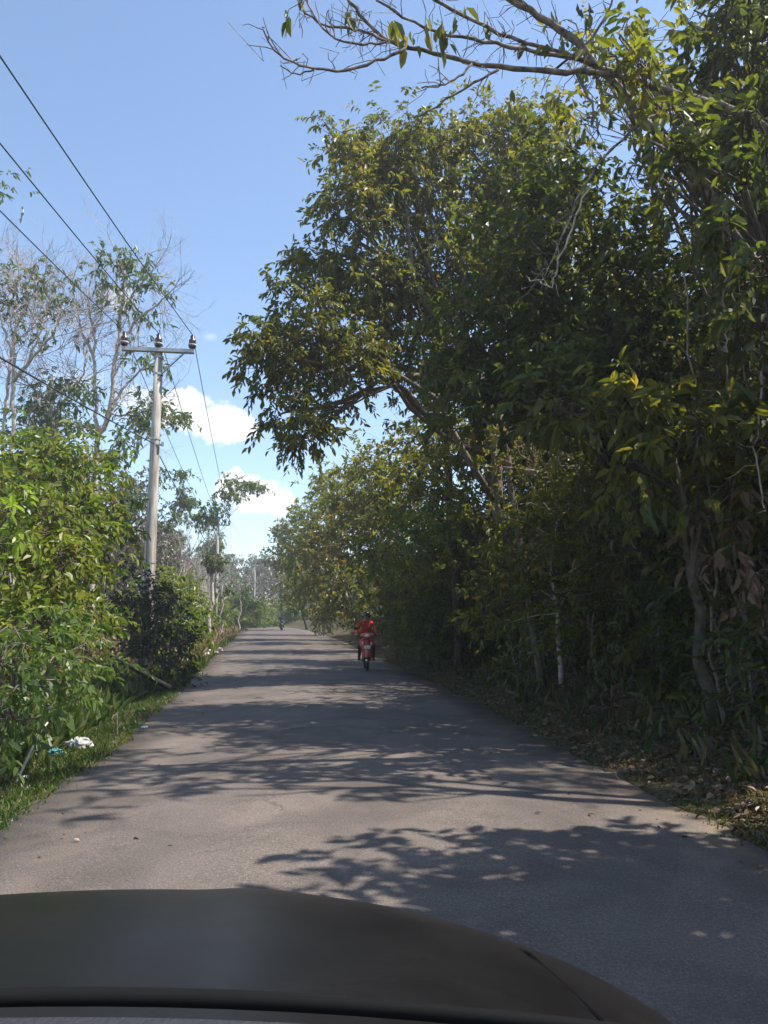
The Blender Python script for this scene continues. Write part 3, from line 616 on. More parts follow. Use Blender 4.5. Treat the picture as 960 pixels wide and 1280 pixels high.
for i in range(56):
    y = 8.6 + 24 * rngu.uniform(0, 1) ** 1.5; p = on_ground(xr(y) + rngu.uniform(1.6, 3.6), y); s_ = rngu.uniform(.7, 1.25)
    if i < 4: st_p[i].location = p; st_p[i].rotation_euler[2] = i
    else: dup(st_p[i % 4], p, rngu.uniform(0, 6.28), (s_, s_, s_ * rngu.uniform(.8, 1.3)))

# ---- the bare pale tree reaching in over the road
def bare_tree():
    rng = np.random.RandomState(31)
    base = on_ground(5.3, 8.4)
    b = MB(); tips = []
    def limb(pts, w0, w1, y0, y1, sides=7, twigs=0):
        n = len(pts); yy = np.linspace(y0, y1, n)
        p = np.array([at(u, v, y) for (u, v), y in zip(pts, yy)])
        t = np.linspace(0, 1, n); m = n * 3; tt = np.linspace(0, 1, m)
        q = np.stack([np.interp(tt, t, p[:, k]) for k in range(3)], -1)
        q[1:-1] = (q[:-2] + 2 * q[1:-1] + q[2:]) / 4
        k = 7.0 / FPX / 2
        q[1:-1] += rng.normal(size=(m - 2, 3)) * .008
        b.tube(q, np.linspace(w0 * k, w1 * k, m) * rng.uniform(.9, 1.1, m), sides)
        for _ in range(int(twigs * 2.2)):
            j = rng.randint(1, m); s = q[j]
            d = unit(np.array([rng.uniform(-1.0, .3), rng.normal() * .3, rng.normal() * .8]))
            L = rng.uniform(.08, .36); e = s + d * L
            b.tube(curve_pts(s, e, .02, 4, rng, .02), [.0055, .005, .004, .003], 4, cap=False); tips.append(e)
            if rng.uniform() < .6: b.tube([(s + e) / 2, (s + e) / 2 + rng.normal(size=3) * .08, e + rng.normal(size=3) * .12], [.004, .0035, .0025], 3, cap=False)
        return q
    trunk = np.array([base - np.array([0, 0, .1]), base + (.05, 0, 1.4), base + (-.05, -.2, 2.8), at(1000, 420, 8.0), at(950, 340, 7.8), at(917, 295, 7.6)])
    b.tube(trunk, [.15, .12, .10, .085, .07, .06], 9)
    limb([(917, 295), (900, 260), (873, 227), (847, 190), (813, 160), (787, 127), (740, 73), (717, 50), (680, 25), (640, 0), (590, -30)], 15, 8, 7.6, 7.0, 8, 10)
    limb([(1010, 190), (960, 160), (905, 132), (868, 124), (847, 117), (800, 105), (773, 93), (737, 90), (690, 90), (640, 87), (567, 73), (520, 60), (483, 52), (450, 17), (433, -5)], 12, 4, 7.5, 6.5, 7, 22)
    limb([(773, 93), (750, 83), (703, 67), (640, 62), (607, 50), (553, 43), (527, 33), (470, 0)], 7, 3, 7.2, 6.6, 6, 14)
    limb([(750, 84), (703, 66), (640, 50), (593, 25), (543, 0), (520, -20)], 6.5, 4, 7.2, 6.7, 6, 10)
    limb([(740, 73), (700, 40), (660, 10), (640, -10)], 7, 5, 7.3, 7.0, 6, 8)
    limb([(483, 52), (450, 38), (433, 35), (403, 32), (377, 13), (370, -6)], 4, 2, 6.5, 6.4, 5, 8)
    limb([(483, 52), (460, 55), (430, 55), (403, 37), (387, 7), (380, -5)], 3.5, 2, 6.5, 6.3, 5, 5)
    limb([(507, 60), (477, 75), (437, 87), (393, 87), (363, 78), (340, 60), (329, 37)], 4.5, 2, 6.5, 6.3, 5, 7)
    limb([(393, 87), (370, 92), (350, 82)], 3, 1.6, 6.4, 6.35, 4, 0)
    limb([(623, 87), (587, 107), (553, 127), (517, 147)], 4, 2, 6.8, 6.6, 5, 3)
    limb([(590, 80), (570, 100), (550, 107), (527, 110)], 3.5, 2, 6.7, 6.5, 5, 3)
    limb([(900, 131), (860, 131), (833, 137), (807, 150), (780, 173), (753, 197), (725, 240), (700, 300), (680, 350)], 6, 2, 7.5, 7.1, 6, 12)
    limb([(870, 235), (850, 225), (810, 208), (790, 207)], 6, 3, 7.5, 7.3, 5, 3)
    limb([(860, 222), (840, 236), (800, 235)], 4, 2, 7.5, 7.3, 5, 2)
    limb([(720, 90), (740, 130), (748, 170)], 5, 2, 7.1, 7.0, 5, 6)
    limb([(690, 90), (740, 50), (762, 10), (770, -20)], 4, 3, 7.1, 7.0, 5, 4)
    t = thing('bare_tree', 'pale nearly leafless tree with long limbs stretched over the road', 'tree', base)
    b.build('trunk', M['mottled'], t, smooth=True, off=base)
    lp = [(355, 12), (362, 18), (375, 4), (440, 8), (434, 14), (487, 28), (492, 36), (540, 30), (546, 34), (552, 40), (555, 26), (532, 20), (570, 20), (505, 42), (512, 36), (720, 2), (735, 2),
          (700, 40), (660, 50), (610, 30), (580, 12), (690, 60), (750, 60), (800, 130), (840, 160), (870, 190), (780, 110), (880, 170), (640, 110), (760, 140)]
    cl = np.array([at(u, v, 6.5 + .5 * (u > 600)) for u, v in lp]); 
    V, F, T = sprays(rng, cl, rng.normal(size=cl.shape) * .5 + np.array([0, 0, -.4]), 3, .17, .42, .9, .5, .10)
    mesh_obj('foliage', V - base, F, LM['canopy'], t, tint=np.clip(T, 0, .9))
bare_tree()

# hanging vines
def vine(label, pts, r, seed):
    rng = np.random.RandomState(seed); p = np.array(pts); t = np.linspace(0, 1, len(p)); tt = np.linspace(0, 1, 22)
    q = np.stack([np.interp(tt, t, p[:, k]) for k in range(3)], -1) + rng.normal(size=(22, 3)) * .012
    b = MB(); b.tube(q, np.linspace(r, r * .7, 22), 5)
    for _ in range(7):
        s = q[rng.randint(3, 22)]; b.tube(curve_pts(s, s + rng.normal(size=3) * .14, .02, 4, rng, .02), [.005, .004, .003, .002], 3)
    o = b.build('hanging_vine', M['pale_bark'], off=p[0]); o.location = p[0]
    props(o, label, 'vine', 'vines hanging from the right hand trees')
vine('pale knotted vine hanging straight down below the bare trunk', [at(905, 285, 7.6), at(908, 340, 7.6), at(903, 390, 7.6), at(910, 440, 7.6)], .012, 1)
vine('long pale vine trailing down at the edge of the forest past withered leaves', [at(950, 400, 8), at(953, 480, 8), at(945, 560, 8), at(955, 640, 8)], .014, 2)
vine('thin vine slanting down from the dark branch', [at(735, 235, 7.2), at(700, 320, 7.4), at(690, 360, 7.5), at(655, 345, 7.6)], .010, 3)

# ================================================================== LEFT SIDE
left = [
  ('bush', 'big glossy green bush with a dark hollow at the left roadside', 'bush', -5.0, 10.2, [(10, 690, 9.8, 54, 54, .8), (68, 645, 10.2, 36, 44, .8), (84, 715, 10, 24, 50, .6), (30, 615, 10.5, 54, 34, .8), (45, 780, 9.4, 50, 40, .6), (80, 775, 9.8, 24, 30, .5), (98, 700, 11, 24, 40, .7), (55, 740, 10.6, 50, 50, .8), (96, 780, 11, 22, 40, .6)], 'sunny', .125, 24, .16),
  ('small_tree', 'bushy green tree rising behind the glossy left bush', 'tree', -6.9, 14.5, [(85, 575, 14, 40, 28, .9), (35, 585, 14.3, 40, 30, .9), (112, 620, 14, 30, 40, .8), (126, 670, 14.5, 18, 40, .7), (60, 640, 14.5, 60, 50, 1.0), (-20, 600, 14, 50, 50, 1)], 'sunny', .17, 16, 0.05),
  ('bush', 'lime yellow leafy bush glowing at the left border of the view', 'bush', -4.75, 9.0, [(8, 640, 8.8, 24, 22, .4)], 'lime', .16, 13, 0),
  ('bush', 'low bush of large dull leaves nearest the left verge', 'bush', -3.95, 7.3, [(0, 850, 7.2, 36, 40, .4), (55, 850, 7.7, 30, 38, .35), (15, 790, 7.8, 44, 34, .4), (100, 825, 8.8, 22, 34, .4), (20, 900, 7.1, 26, 16, .25)], 'vine', .12, 26, 0),
  ('bush', 'dark grey green bush in shade just before the tall pole', 'bush', -5.55, 17.5, [(180, 770, 17, 30, 48, .7), (205, 810, 16.5, 30, 36, .6), (165, 820, 16.5, 26, 40, .6), (178, 735, 16.9, 20, 24, .6), (186, 775, 16.4, 22, 40, .6), (222, 835, 17, 18, 22, .5)], 'painted_shade', .11, 20, 0),
  ('bush', 'bright green bush past the tall pole at the left roadside', 'bush', -6.75, 23.5, [(205, 735, 23.5, 26, 26, 1.0), (220, 775, 23, 22, 30, .9), (190, 770, 23, 22, 36, .9), (235, 800, 23, 16, 20, .7), (210, 815, 22, 22, 16, .6)], 'sunny', .16, 11, 0),
  ('bush', 'yellowish scrubby bush where the dry grass begins', 'bush', -8.4, 30, [(236, 760, 30, 16, 22, .9), (250, 790, 29, 13, 12, .6), (225, 730, 31, 14, 16, .8)], 'sunny', .2, 9, .2),
]
for i, (nm, lab, cat, x, y, lob, mt, lf, dn, bi) in enumerate(left):
    nb = ('trunk', 'crown') if cat == 'tree' else ('stem', 'foliage')
    broadleaf(nm, lab, cat, on_ground(x, y), px(*lob), lf, mt, 150 + i, dens=dn, per=8, trunk_r=.05, bark='bark', bias=bi, droop=.55, parts=nb)

# bare rubber trees
def rubber(seed, h, spread_, tufts, bark='rubber_bark', dens=1.0, leaf=.26, fork=.35, maxdep=5, thick=.0105):
    rng = np.random.RandomState(seed); b = MB(); tips = []
    def grow(s, d, L, r, dep):
        n = 5; p = [s]; dd = d.copy()
        for k in range(n):
            dd = unit(dd + rng.normal(size=3) * .10 + np.array([0, 0, .06])); p.append(p[-1] + dd * L / n)
        p = np.array(p)
        b.tube(p, np.linspace(r, r * .62, n + 1), 7 if dep == 0 else 5 if dep < 3 else 3, mi=0 if dep < 3 else 1, cap=False)
        if dep >= maxdep: tips.append((p[-1], dd)); return
        kids = [(p[-1], .9)] + [(p[rng.randint(2, n)], .8) for _ in range([2, 2, 2, 2, 2][min(dep, 4)])]
        for q, f in kids:
            ax = rng.normal(size=3) * np.array([1, 1, .35])
            nd = unit(dd + unit(ax) * spread_ * rng.uniform(.7, 1.3))
            grow(q, nd, L * f * rng.uniform(.55, .82), r * .60, dep + 1)
    trunk_h = h * fork
    grow(np.array([0, 0, -.1]), np.array([rng.normal() * .05, rng.normal() * .05, 1.0]), trunk_h, h * thick, 0)
    tips_p = np.array([t[0] for t in tips]); hi = tips_p[:, 2].max()
    k = h / hi
    o = thing('rubber_tree', '', 'tree')
    b.v = [v * np.array([k ** .6, k ** .6, k]) for v in b.v]
    b.build('trunk', [M[bark], M['twig']], o, smooth=True)
    if tufts:
        w = tips_p[:, 2] + rng.normal(size=len(tips_p)) * 1.5
        sel = tips_p[np.argsort(-w)[:max(4, int(tufts * 3))]]; cen = sel[rng.permutation(len(sel))[:tufts]] * np.array([k ** .6, k ** .6, k])
        c = np.repeat(cen, 12, 0) + rng.normal(size=(len(cen) * 12, 3)) * np.array([.34, .34, .15]) * (h / 12)
        V, F, T = sprays(rng, c, rng.normal(size=c.shape) + np.array([0, 0, .1]), 6, leaf, .34, .7, .8, .30)
        mesh_obj('crown', V, F, LM['rubber'], o, tint=T)
    return o
def place(o, x, y, rz=0.0, sc=1.0):
    o.location = on_ground(x, y); o.rotation_euler[2] = rz; o.scale = (sc, sc, sc); return o
G = 'bare rubber trees on the left'
def rubber_drawn(seed, label, y, limbs, tufts, base_px, tuft_r=.42, twig_n=9):
    """A near rubber tree: limbs as (width px, [(u, v), ...]); fine twigs grow from them."""
    rng = np.random.RandomState(seed); b = MB(); base = on_ground(at(*base_px, y)[0], y)
    def twigs(s_, d, L, r, dep):
        n = 4; p = [s_]; dd = d
        for k in range(n): dd = unit(dd + rng.normal(size=3) * .16 + np.array([0, 0, .05])); p.append(p[-1] + dd * L / n)
        b.tube(p, np.linspace(r, r * .5, n + 1), 3, mi=1, cap=False)
        if dep < 3:
            for _ in range(3 if dep < 2 else 2):
                q = p[rng.randint(1, n + 1)]; twigs(q, unit(dd + unit(rng.normal(size=3)) * .75), L * rng.uniform(.5, .75), r * .62, dep + 1)
    ends = []
    for j, (w, pts) in enumerate(limbs):
        dz = 0 if j == 0 else rng.uniform(-.9, .9)
        yy = y + dz * np.linspace(0, 1, len(pts)); p = np.array([at(u, v, q) for (u, v), q in zip(pts, yy)])
        if pts[0][1] > 530: p = np.concatenate([[base + np.array([p[0][0] - base[0], 0, -.1]) * np.array([.5, 1, 1])], p])
        m = len(p) * 4; t = np.linspace(0, 1, len(p)); tt_ = np.linspace(0, 1, m)
        q = np.stack([np.interp(tt_, t, p[:, k]) for k in range(3)], -1); q[1:-1] = (q[:-2] + 2 * q[1:-1] + q[2:]) / 4
        q[1:-1] += rng.normal(size=(m - 2, 3)) * .025
        k = y / FPX / 2; b.tube(q, np.linspace(w * k, max(w * .3, 1.2) * k, m), 7)
        for _ in range(twig_n):
            i_ = rng.randint(int(m * .35), m); d = unit(q[min(i_ + 1, m - 1)] - q[i_ - 1] + unit(rng.normal(size=3)) * .9 + np.array([0, 0, .2]))
            twigs(q[i_], d, rng.uniform(.8, 1.9), .016, 0)
        ends.append(q[-1])
    t = thing('rubber_tree', label, 'tree', base, group='bare rubber trees on the left')
    b.build('trunk', [M['rubber_bark'], M['twig']], t, smooth=True, off=base)
    cen = np.array([at(u, v, y + rng.uniform(-.6, .6)) for u, v in tufts])
    c = np.repeat(cen, 16, 0) + rng.normal(size=(len(cen) * 16, 3)) * np.array([tuft_r, tuft_r, tuft_r * .45])
    c = np.concatenate([c, np.repeat(np.array(ends), 3, 0) + rng.normal(size=(len(ends) * 3, 3)) * .2])
    V, F, T = sprays(rng, c, rng.normal(size=c.shape) + np.array([0, 0, .1]), 6, .24, .34, .7, .8, .30)
    mesh_obj('crown', V - base, F, LM['rubber'], t, tint=T)
rubber_drawn(301, 'tall forked pale rubber tree topped with leaf tufts left of the tall pole', 26, [
    (8.5, [(121, 580), (121, 553), (137, 517), (142, 462), (147, 433), (152, 393), (156, 348), (150, 326)]), (6, [(121, 553), (120, 511), (118, 446), (118, 413), (111, 385), (113, 350)]),
    (5, [(137, 514), (150, 491), (163, 475), (183, 459)]), (4, [(147, 433), (170, 400), (196, 380), (212, 366)]), (4, [(118, 446), (101, 413), (95, 380), (90, 352)]), (3, [(118, 415), (130, 385), (128, 355)]),
    (4, [(152, 393), (170, 362), (186, 345)]), (3, [(142, 470), (160, 440), (178, 430)]), (3, [(120, 500), (104, 480), (88, 470)]), (3, [(137, 517), (160, 520), (190, 512)])],
    [(144, 320), (152, 322), (166, 333), (176, 357), (190, 349), (143, 385), (176, 388), (179, 450), (166, 514), (176, 530), (108, 490), (199, 507), (122, 345)], (125, 620))
rubber_drawn(302, 'bare twiggy rubber tree at the left border with two pale stems', 25, [
    (7, [(13, 590), (19, 537), (16, 494), (18, 446), (20, 407), (16, 374), (23, 345)]), (6, [(3, 590), (3, 576), (8, 494), (11, 459), (16, 413), (10, 370)]), (5, [(16, 478), (36, 452), (65, 420), (80, 384)]),
    (4, [(18, 446), (5, 410), (-8, 370), (-5, 330)]), (4, [(20, 407), (36, 380), (48, 356), (40, 344)]), (3, [(36, 452), (50, 420), (56, 390), (66, 368)]), (3, [(18, 430), (40, 410), (60, 400)])],
    [(39, 346), (50, 345), (29, 379), (3, 376), (67, 376), (6, 352), (4, 238), (48, 420)], (10, 620), twig_n=13)
rubber_drawn(303, 'short pale rubber tree with low leaf tufts between the border tree and the forked one', 27, [
    (7, [(67, 590), (68, 540), (62, 500), (66, 470)]), (5, [(62, 505), (45, 490), (30, 470)]), (4, [(66, 520), (90, 490), (108, 460), (104, 430)]), (3, [(68, 540), (40, 535), (20, 530)])],
    [(68, 486), (74, 478), (62, 494), (39, 514), (52, 528), (100, 500), (28, 540), (90, 530), (60, 560)], (66, 620))
protos = [rubber(311, 12, .30, 14, leaf=.30, thick=.0060, fork=.5), rubber(312, 11, .28, 9, leaf=.30, thick=.0055, fork=.55), rubber(313, 12.5, .32, 16, leaf=.30, thick=.0060, fork=.5), rubber(314, 11, .28, 0, thick=.0055, fork=.55), rubber(315, 10.5, .30, 3, leaf=.28, thick=.0055, fork=.5)]
rngr = np.random.RandomState(55)
far = []
for y, o_ in [(34, 8), (38, 9), (42, 7), (46, 9), (49, 4.6), (54, 7), (57, 4.8), (61, 8.5), (66, 4.6), (70, 7), (75, 4.6), (80, 6.5), (86, 4.6), (92, 7), (98, 4.6), (40, 12), (48, 14), (58, 12), (64, 15), (74, 11), (84, 12), (96, 12), (36, 11), (44, 17), (52, 18),
              (70, 20), (88, 18), (33, 9), (35, 15)]:
    far.append((rngr.choice([0, 1, 2, 3, 4, 0, 2]), 480 + FPX * (xl(y) - o_) / y, y))
for y in np.arange(40, 118, 2.2): far.append((rngr.choice([0, 1, 3, 4, 3]), 480 + FPX * (xl(y) - rngr.uniform(5.2, 16)) / y, y))
for y in np.arange(67, 112, 2.6): far.append((rngr.choice([3, 4, 3, 1, 3]), 480 + FPX * (xl(y) - rngr.uniform(3.0, 3.8)) / y, y))
for u in np.arange(262, 392, 5.0): far.append((rngr.choice([0, 1, 2, 3, 3, 4]), u + rngr.uniform(-2, 2), rngr.uniform(128, 172)))
lab_far = 'tall thin pale rubber tree with bare twigs in the plantation along the left'
used = set(); rngf = np.random.RandomState(77)
for k, u, y in far:
    x = at(u, 760, y)[0]
    s = rngf.uniform(.85, 1.08) * (0.9 if y > 70 else .96)
    if k not in used:
        used.add(k); o = place(protos[k], x, y, rngf.uniform(0, 6.28), s); props(o, lab_far, group='rubber trees in the plantation')
    else:
        dup(protos[k], on_ground(x, y), rngf.uniform(0, 6.28), s, lab_far, 'rubber trees in the plantation')

rb = rubber(320, 10.0, .5, 4, maxdep=3); place(rb, 4.9, 5.7, .5); props(rb, 'bare limbed tree beside the car casting branch shadows on the road')
# scrub under the plantation, and where the road bends away
scrub = broadleaf('scrub_bush', 'low green scrub bush below the bare plantation trees', 'bush', (0, 0, 0), [(np.array([0, 0, 1.0]), np.array([1.2, 1.0, .8])), (np.array([.9, .2, .7]), np.array([.8, .8, .6])), (np.array([-.6, .3, 1.7]), np.array([.6, .6, .6]))], .3, 'sunny', 171, dens=7, per=7, trunk_r=.04, group='scrub bushes under the plantation', parts=('stem', 'foliage'))
sp = [(250, 44), (232, 38), (262, 58), (284, 74), (296, 84), (308, 96), (318, 100), (330, 106), (342, 108), (354, 112), (366, 116), (378, 112), (215, 34), (200, 32), (276, 66), (300, 104), (322, 112), (270, 80), (246, 52)]
for i, (u, y) in enumerate(sp):
    u = u - (20 if y < 80 else 4)
    p = on_ground(at(u, 760, y)[0], y); s = rngf.uniform(.8, 1.3) * (1.5 if y > 80 else 1.0)
    if i == 0: scrub.location = p; scrub.scale = (s, s, s)
    else: dup(scrub, p, rngf.uniform(0, 6.28), s)
# the little round-headed tree and saplings near the second pole
x2 = at(262, 740, 56)[0]
broadleaf('small_tree', 'small round headed tree on a bare white stem beside the second pole', 'tree', on_ground(x2, 56), px((266, 701, 56, 9, 8, .6), (270, 708, 56, 6, 5, .4)), .3, 'dark', 172, dens=16, per=8, trunk_r=.16, bark='rubber_bark', trunk_top=at(266, 702, 56))
for i, (u, v, y, lab) in enumerate([(278, 732, 50, 'thin green sapling in front of the second pole'), (300, 735, 72, 'thin green sapling between the second and third poles')]):
    broadleaf('sapling', lab, 'sapling', on_ground(at(u, 760, y)[0], y), px((u, v, y, 8, 8, .5)), .3, 'rubber', 174 + i, dens=8, per=7, trunk_r=.05, bark='rubber_bark', trunk_top=at(u, v, y), parts=('stem', 'foliage'))

def far_wood(name, n, xs_, ys_, h, mats, seed, leaf):
    rng = np.random.RandomState(seed); y = rng.uniform(*ys_, n); k = rng.uniform(0, 1, n)
    base_x = np.where(k < 2, 0, 0) + (xr(y) + xs_[0] + (xs_[1] - xs_[0]) * k if xs_[0] > 0 else xl(y) + xs_[0] + (xs_[1] - xs_[0]) * k)
    hh = h * (.75 + .3 * wob(base_x * .12, y * .12)); z = hh * rng.uniform(0, 1, n) ** .8
    c = np.stack([base_x, y, gz(base_x, y) + z], -1)
    V, F, T = sprays(rng, c, rng.normal(size=c.shape), 7, leaf, .45, .4, .8, leaf * 2.2)
    props(mesh_obj(name, V, F, LM[mats], tint=T), kind='stuff')
LM['brush'] = leaf_mat('bare brush', [(0, (.11, .08, .064)), (.5, (.18, .135, .108)), (.62, (.085, .092, .036)), (1, (.07, .10, .032))], trans=.25, tgain=(1.1, 1.1, .9))
far_wood('far_forest', 9000, (14, 70), (0, 130), 9, 'canopy', 401, .5)
far_wood('far_plantation', 17000, (-6.5, -28), (44, 125), 10, 'brush', 402, .34)
far_wood('far_thicket', 9000, (-4.8, -15), (40, 82), 10.5, 'brush', 404, .26)
far_wood('far_brush', 13000, (5, 40), (122, 190), 12.5, 'brush', 403, .40)

# ---- utility poles
ARM = R(8.6)
def utility_pole(label, x, y, H=9.2):
    b = on_ground(x, y); t = thing('utility_pole', label, 'utility pole', b, ARM * .8, 'utility poles along the left')
    m = MB(); m.tube([(0, 0, -.3), (0, 0, H * .35), (0, 0, H * .7), (0, 0, H)], [.165, .15, .13, .112], 14); m.build('pole', M['concrete'], t, smooth=True)
    a = MB(); a.box((0, -.15, H - .12), (1.95, .08, .10)); a.box((0, -.10, H - .165), (1.95, .12, .012)); a.build('crossarm', M['steel'], t)
    bd = MB(); bd.tube([(.12, -.13, H - .80), (.72, -.13, H - .17)], .022, 5); bd.build('brace', M['steel'], t)
    for z in (H - .30, H - .78, H * .715):
        cl = MB(); cl.lathe([(.128, z - .03), (.145, z - .03), (.145, z + .03), (.128, z + .03)], n=12); cl.build('clamp', M['steel'], t)
    for k in (-.92, 0, .92):
        i = MB(); z = H - .05
        i.lathe([(.02, z - .04), (.06, z), (.10, z + .03), (.115, z + .09), (.075, z + .12), (.105, z + .16), (.098, z + .25), (.055, z + .29), (.068, z + .36), (.03, z + .40)], (k, -.15, 0), 12)
        o = i.build('insulator', M['ceramic'], t, smooth=True)
        w = MB(); w.lathe([(.106, z + .084), (.119, z + .092), (.119, z + .118), (.088, z + .128)], (k, -.15, 0), 12); w.build('glaze_band', M['white_ceramic'], o)
    s = MB(); s.box((.12, -.1, 6.40), (.22, .05, .05)); s.lathe([(.02, 6.36), (.04, 6.36), (.04, 6.48), (.02, 6.48)], (.22, -.1, 0), 8); s.build('bracket', M['steel'], t)
    return t, b
p1, b1 = utility_pole('tall concrete utility pole with crossarm nearest on the left', -6.28, 20.6)
p2, b2 = utility_pole('second utility pole beside the round headed small tree', at(270, 740, 63)[0], 63)
p3, b3 = utility_pole('farthest thin utility pole standing by the bend', at(318, 740, 122)[0], 122)
def wire(label, pts, sag, r):
    P = []
    for a, b in zip(pts[:-1], pts[1:]):
        t = np.linspace(0, 1, 28)[:, None]; a, b = np.asarray(a, float), np.asarray(b, float)
        q = a + (b - a) * t; q[:, 2] -= (4 * sag * t * (1 - t))[:, 0]; P.append(q if not P else q[1:])
    P = np.concatenate(P); m = MB(); m.tube(P, r, 5); o = m.build('power_cable', M['wire'], smooth=True, off=b1); o.location = b1
    props(o, label, 'power cable', 'power cables on the poles')
def hang(b, k, z): c, s = math.cos(ARM * .8), math.sin(ARM * .8); return b + np.array([k * c + .15 * s, k * s - .15 * c, z])
lab = {-.92: 'left power cable tied to the leftmost insulator of the near pole', 0: 'middle power cable running over the top of the near pole', .92: 'right power cable tied to the rightmost insulator of the near pole'}
ends = {-.92: at(0, 245, 12.1), 0: at(0, 155, 10.2), .92: at(0, 40, 8.5)}
for k in (-.92, 0, .92):
    h1 = hang(b1, k, 9.55); e = ends[k]; s0 = h1 + (e - h1) / (h1[1] - e[1]) * (h1[1] + 8.0)
    wire(lab[k], [s0, h1, hang(b2, k, 9.55), hang(b3, k, 9.55)], .30, .012)
h1 = b1 + np.array([.0, -.16, 6.42]); e = at(0, 430, 11.0); s0 = h1 + (e - h1) / (h1[1] - e[1]) * (h1[1] + 6.0)
wire('low single cable strapped halfway up the near pole', [s0, h1, b2 + np.array([0, -.16, 6.4])], .22, .016)

# ---- rubbish and sticks on the left verge
def crumple(name, label, cat, loc, size, mat, seed, group=None):
    rng = np.random.RandomState(seed); n, m = 14, 9; v = []
    for i in range(m + 1):
        th = math.pi * i / m
        for j in range(n):
            ph = 2 * math.pi * j / n; r = 1 + rng.normal() * .22
            v.append((max(.03, math.sin(th)) * math.cos(ph) * r * size[0], max(.03, math.sin(th)) * math.sin(ph) * r * size[1], (math.cos(th) * (1 + rng.normal() * .1) + .75) * size[2]))
    b = MB(); b.add(v, [(i * n + j, i * n + n + j, i * n + n + (j + 1) % n, i * n + (j + 1) % n) for i in range(m) for j in range(n)])
    o = b.build(name, mat, smooth=False); o.location = loc; props(o, label, cat, group)
M['bag'] = plain('white plastic bag', (.34, .33, .33), .6, .3, noise=.45, scale=18)
M['teal'] = plain('teal plastic', (.07, .20, .22), .5, .4)
M['cream'] = plain('cream plastic', (.70, .62, .52), .6, .3)
def lg(u, y): return on_ground(at(u, 900, y)[0], y) + np.array([0, 0, .02])
crumple('plastic_bag', 'crumpled greyish white plastic bag on bare soil by the left verge', 'litter', lg(101, 8.9), (.13, .10, .07), M['bag'], 1)
crumple('plastic_wrapper', 'small teal plastic wrapper beside the white bag', 'litter', lg(71, 8.6), (.07, .06, .04), M['teal'], 2)
crumple('paper_scrap', 'small white paper scrap at the asphalt edge', 'litter', lg(181, 10.4) , (.05, .05, .025), M['white'], 3)
crumple('paper_scrap', 'tiny white scrap lying in the grass below the bush', 'litter', lg(37, 7.4), (.035, .03, .02), M['white'], 4)
for i, (u, y, lab_) in enumerate([(262, 33, 'pale rubbish heap scrap nearest in the far dry grass'), (270, 36, 'cream coloured rubbish lump beyond the nearest scrap in dry grass'), (254, 31, 'pale flat rubbish piece before the dry grass')]):
    crumple('rubbish_sack', lab_, 'litter', lg(u, y), (.22, .2, .14), M['cream'], 10 + i, 'rubbish in the far dry grass')
def stick(name, label, pts, r, mat):
    m = MB(); p = np.array(pts); n = 12; t = np.linspace(0, 1, len(p)); q = np.stack([np.interp(np.linspace(0, 1, n), t, p[:, k]) for k in range(3)], -1)
    m.tube(q, np.linspace(r, r * .6, n), 7)
    for k in (3, 6, 9): m.lathe([(r * .8, -.006), (r * 1.12, 0), (r * .8, .006)], q[k], 7)
    o = m.build(name, M[mat], smooth=True, off=p[0]); o.location = p[0]; props(o, label, 'stick')
stick('bamboo_stick', 'long pale bamboo stick leaning against the low left bush', [lg(24, 7.2), at(50, 915, 7.5), at(74, 886, 7.9)], .014, 'pale_bark')
stick('broken_stick', 'short broken tan stick standing in the verge grass', [lg(147, 9.7), at(146, 893, 9.7)], .016, 'bark')
M['blackish'] = plain('charred wood', (.012, .011, .011), .7, .3, noise=.3, scale=20)  # near-black base colour with slight noise
stick('black_stick', 'thick black stick slanting out of the dark bush towards the road', [at(212, 860, 14.2), at(175, 840, 13.7), at(134, 817, 13.2)], .055, 'blackish')

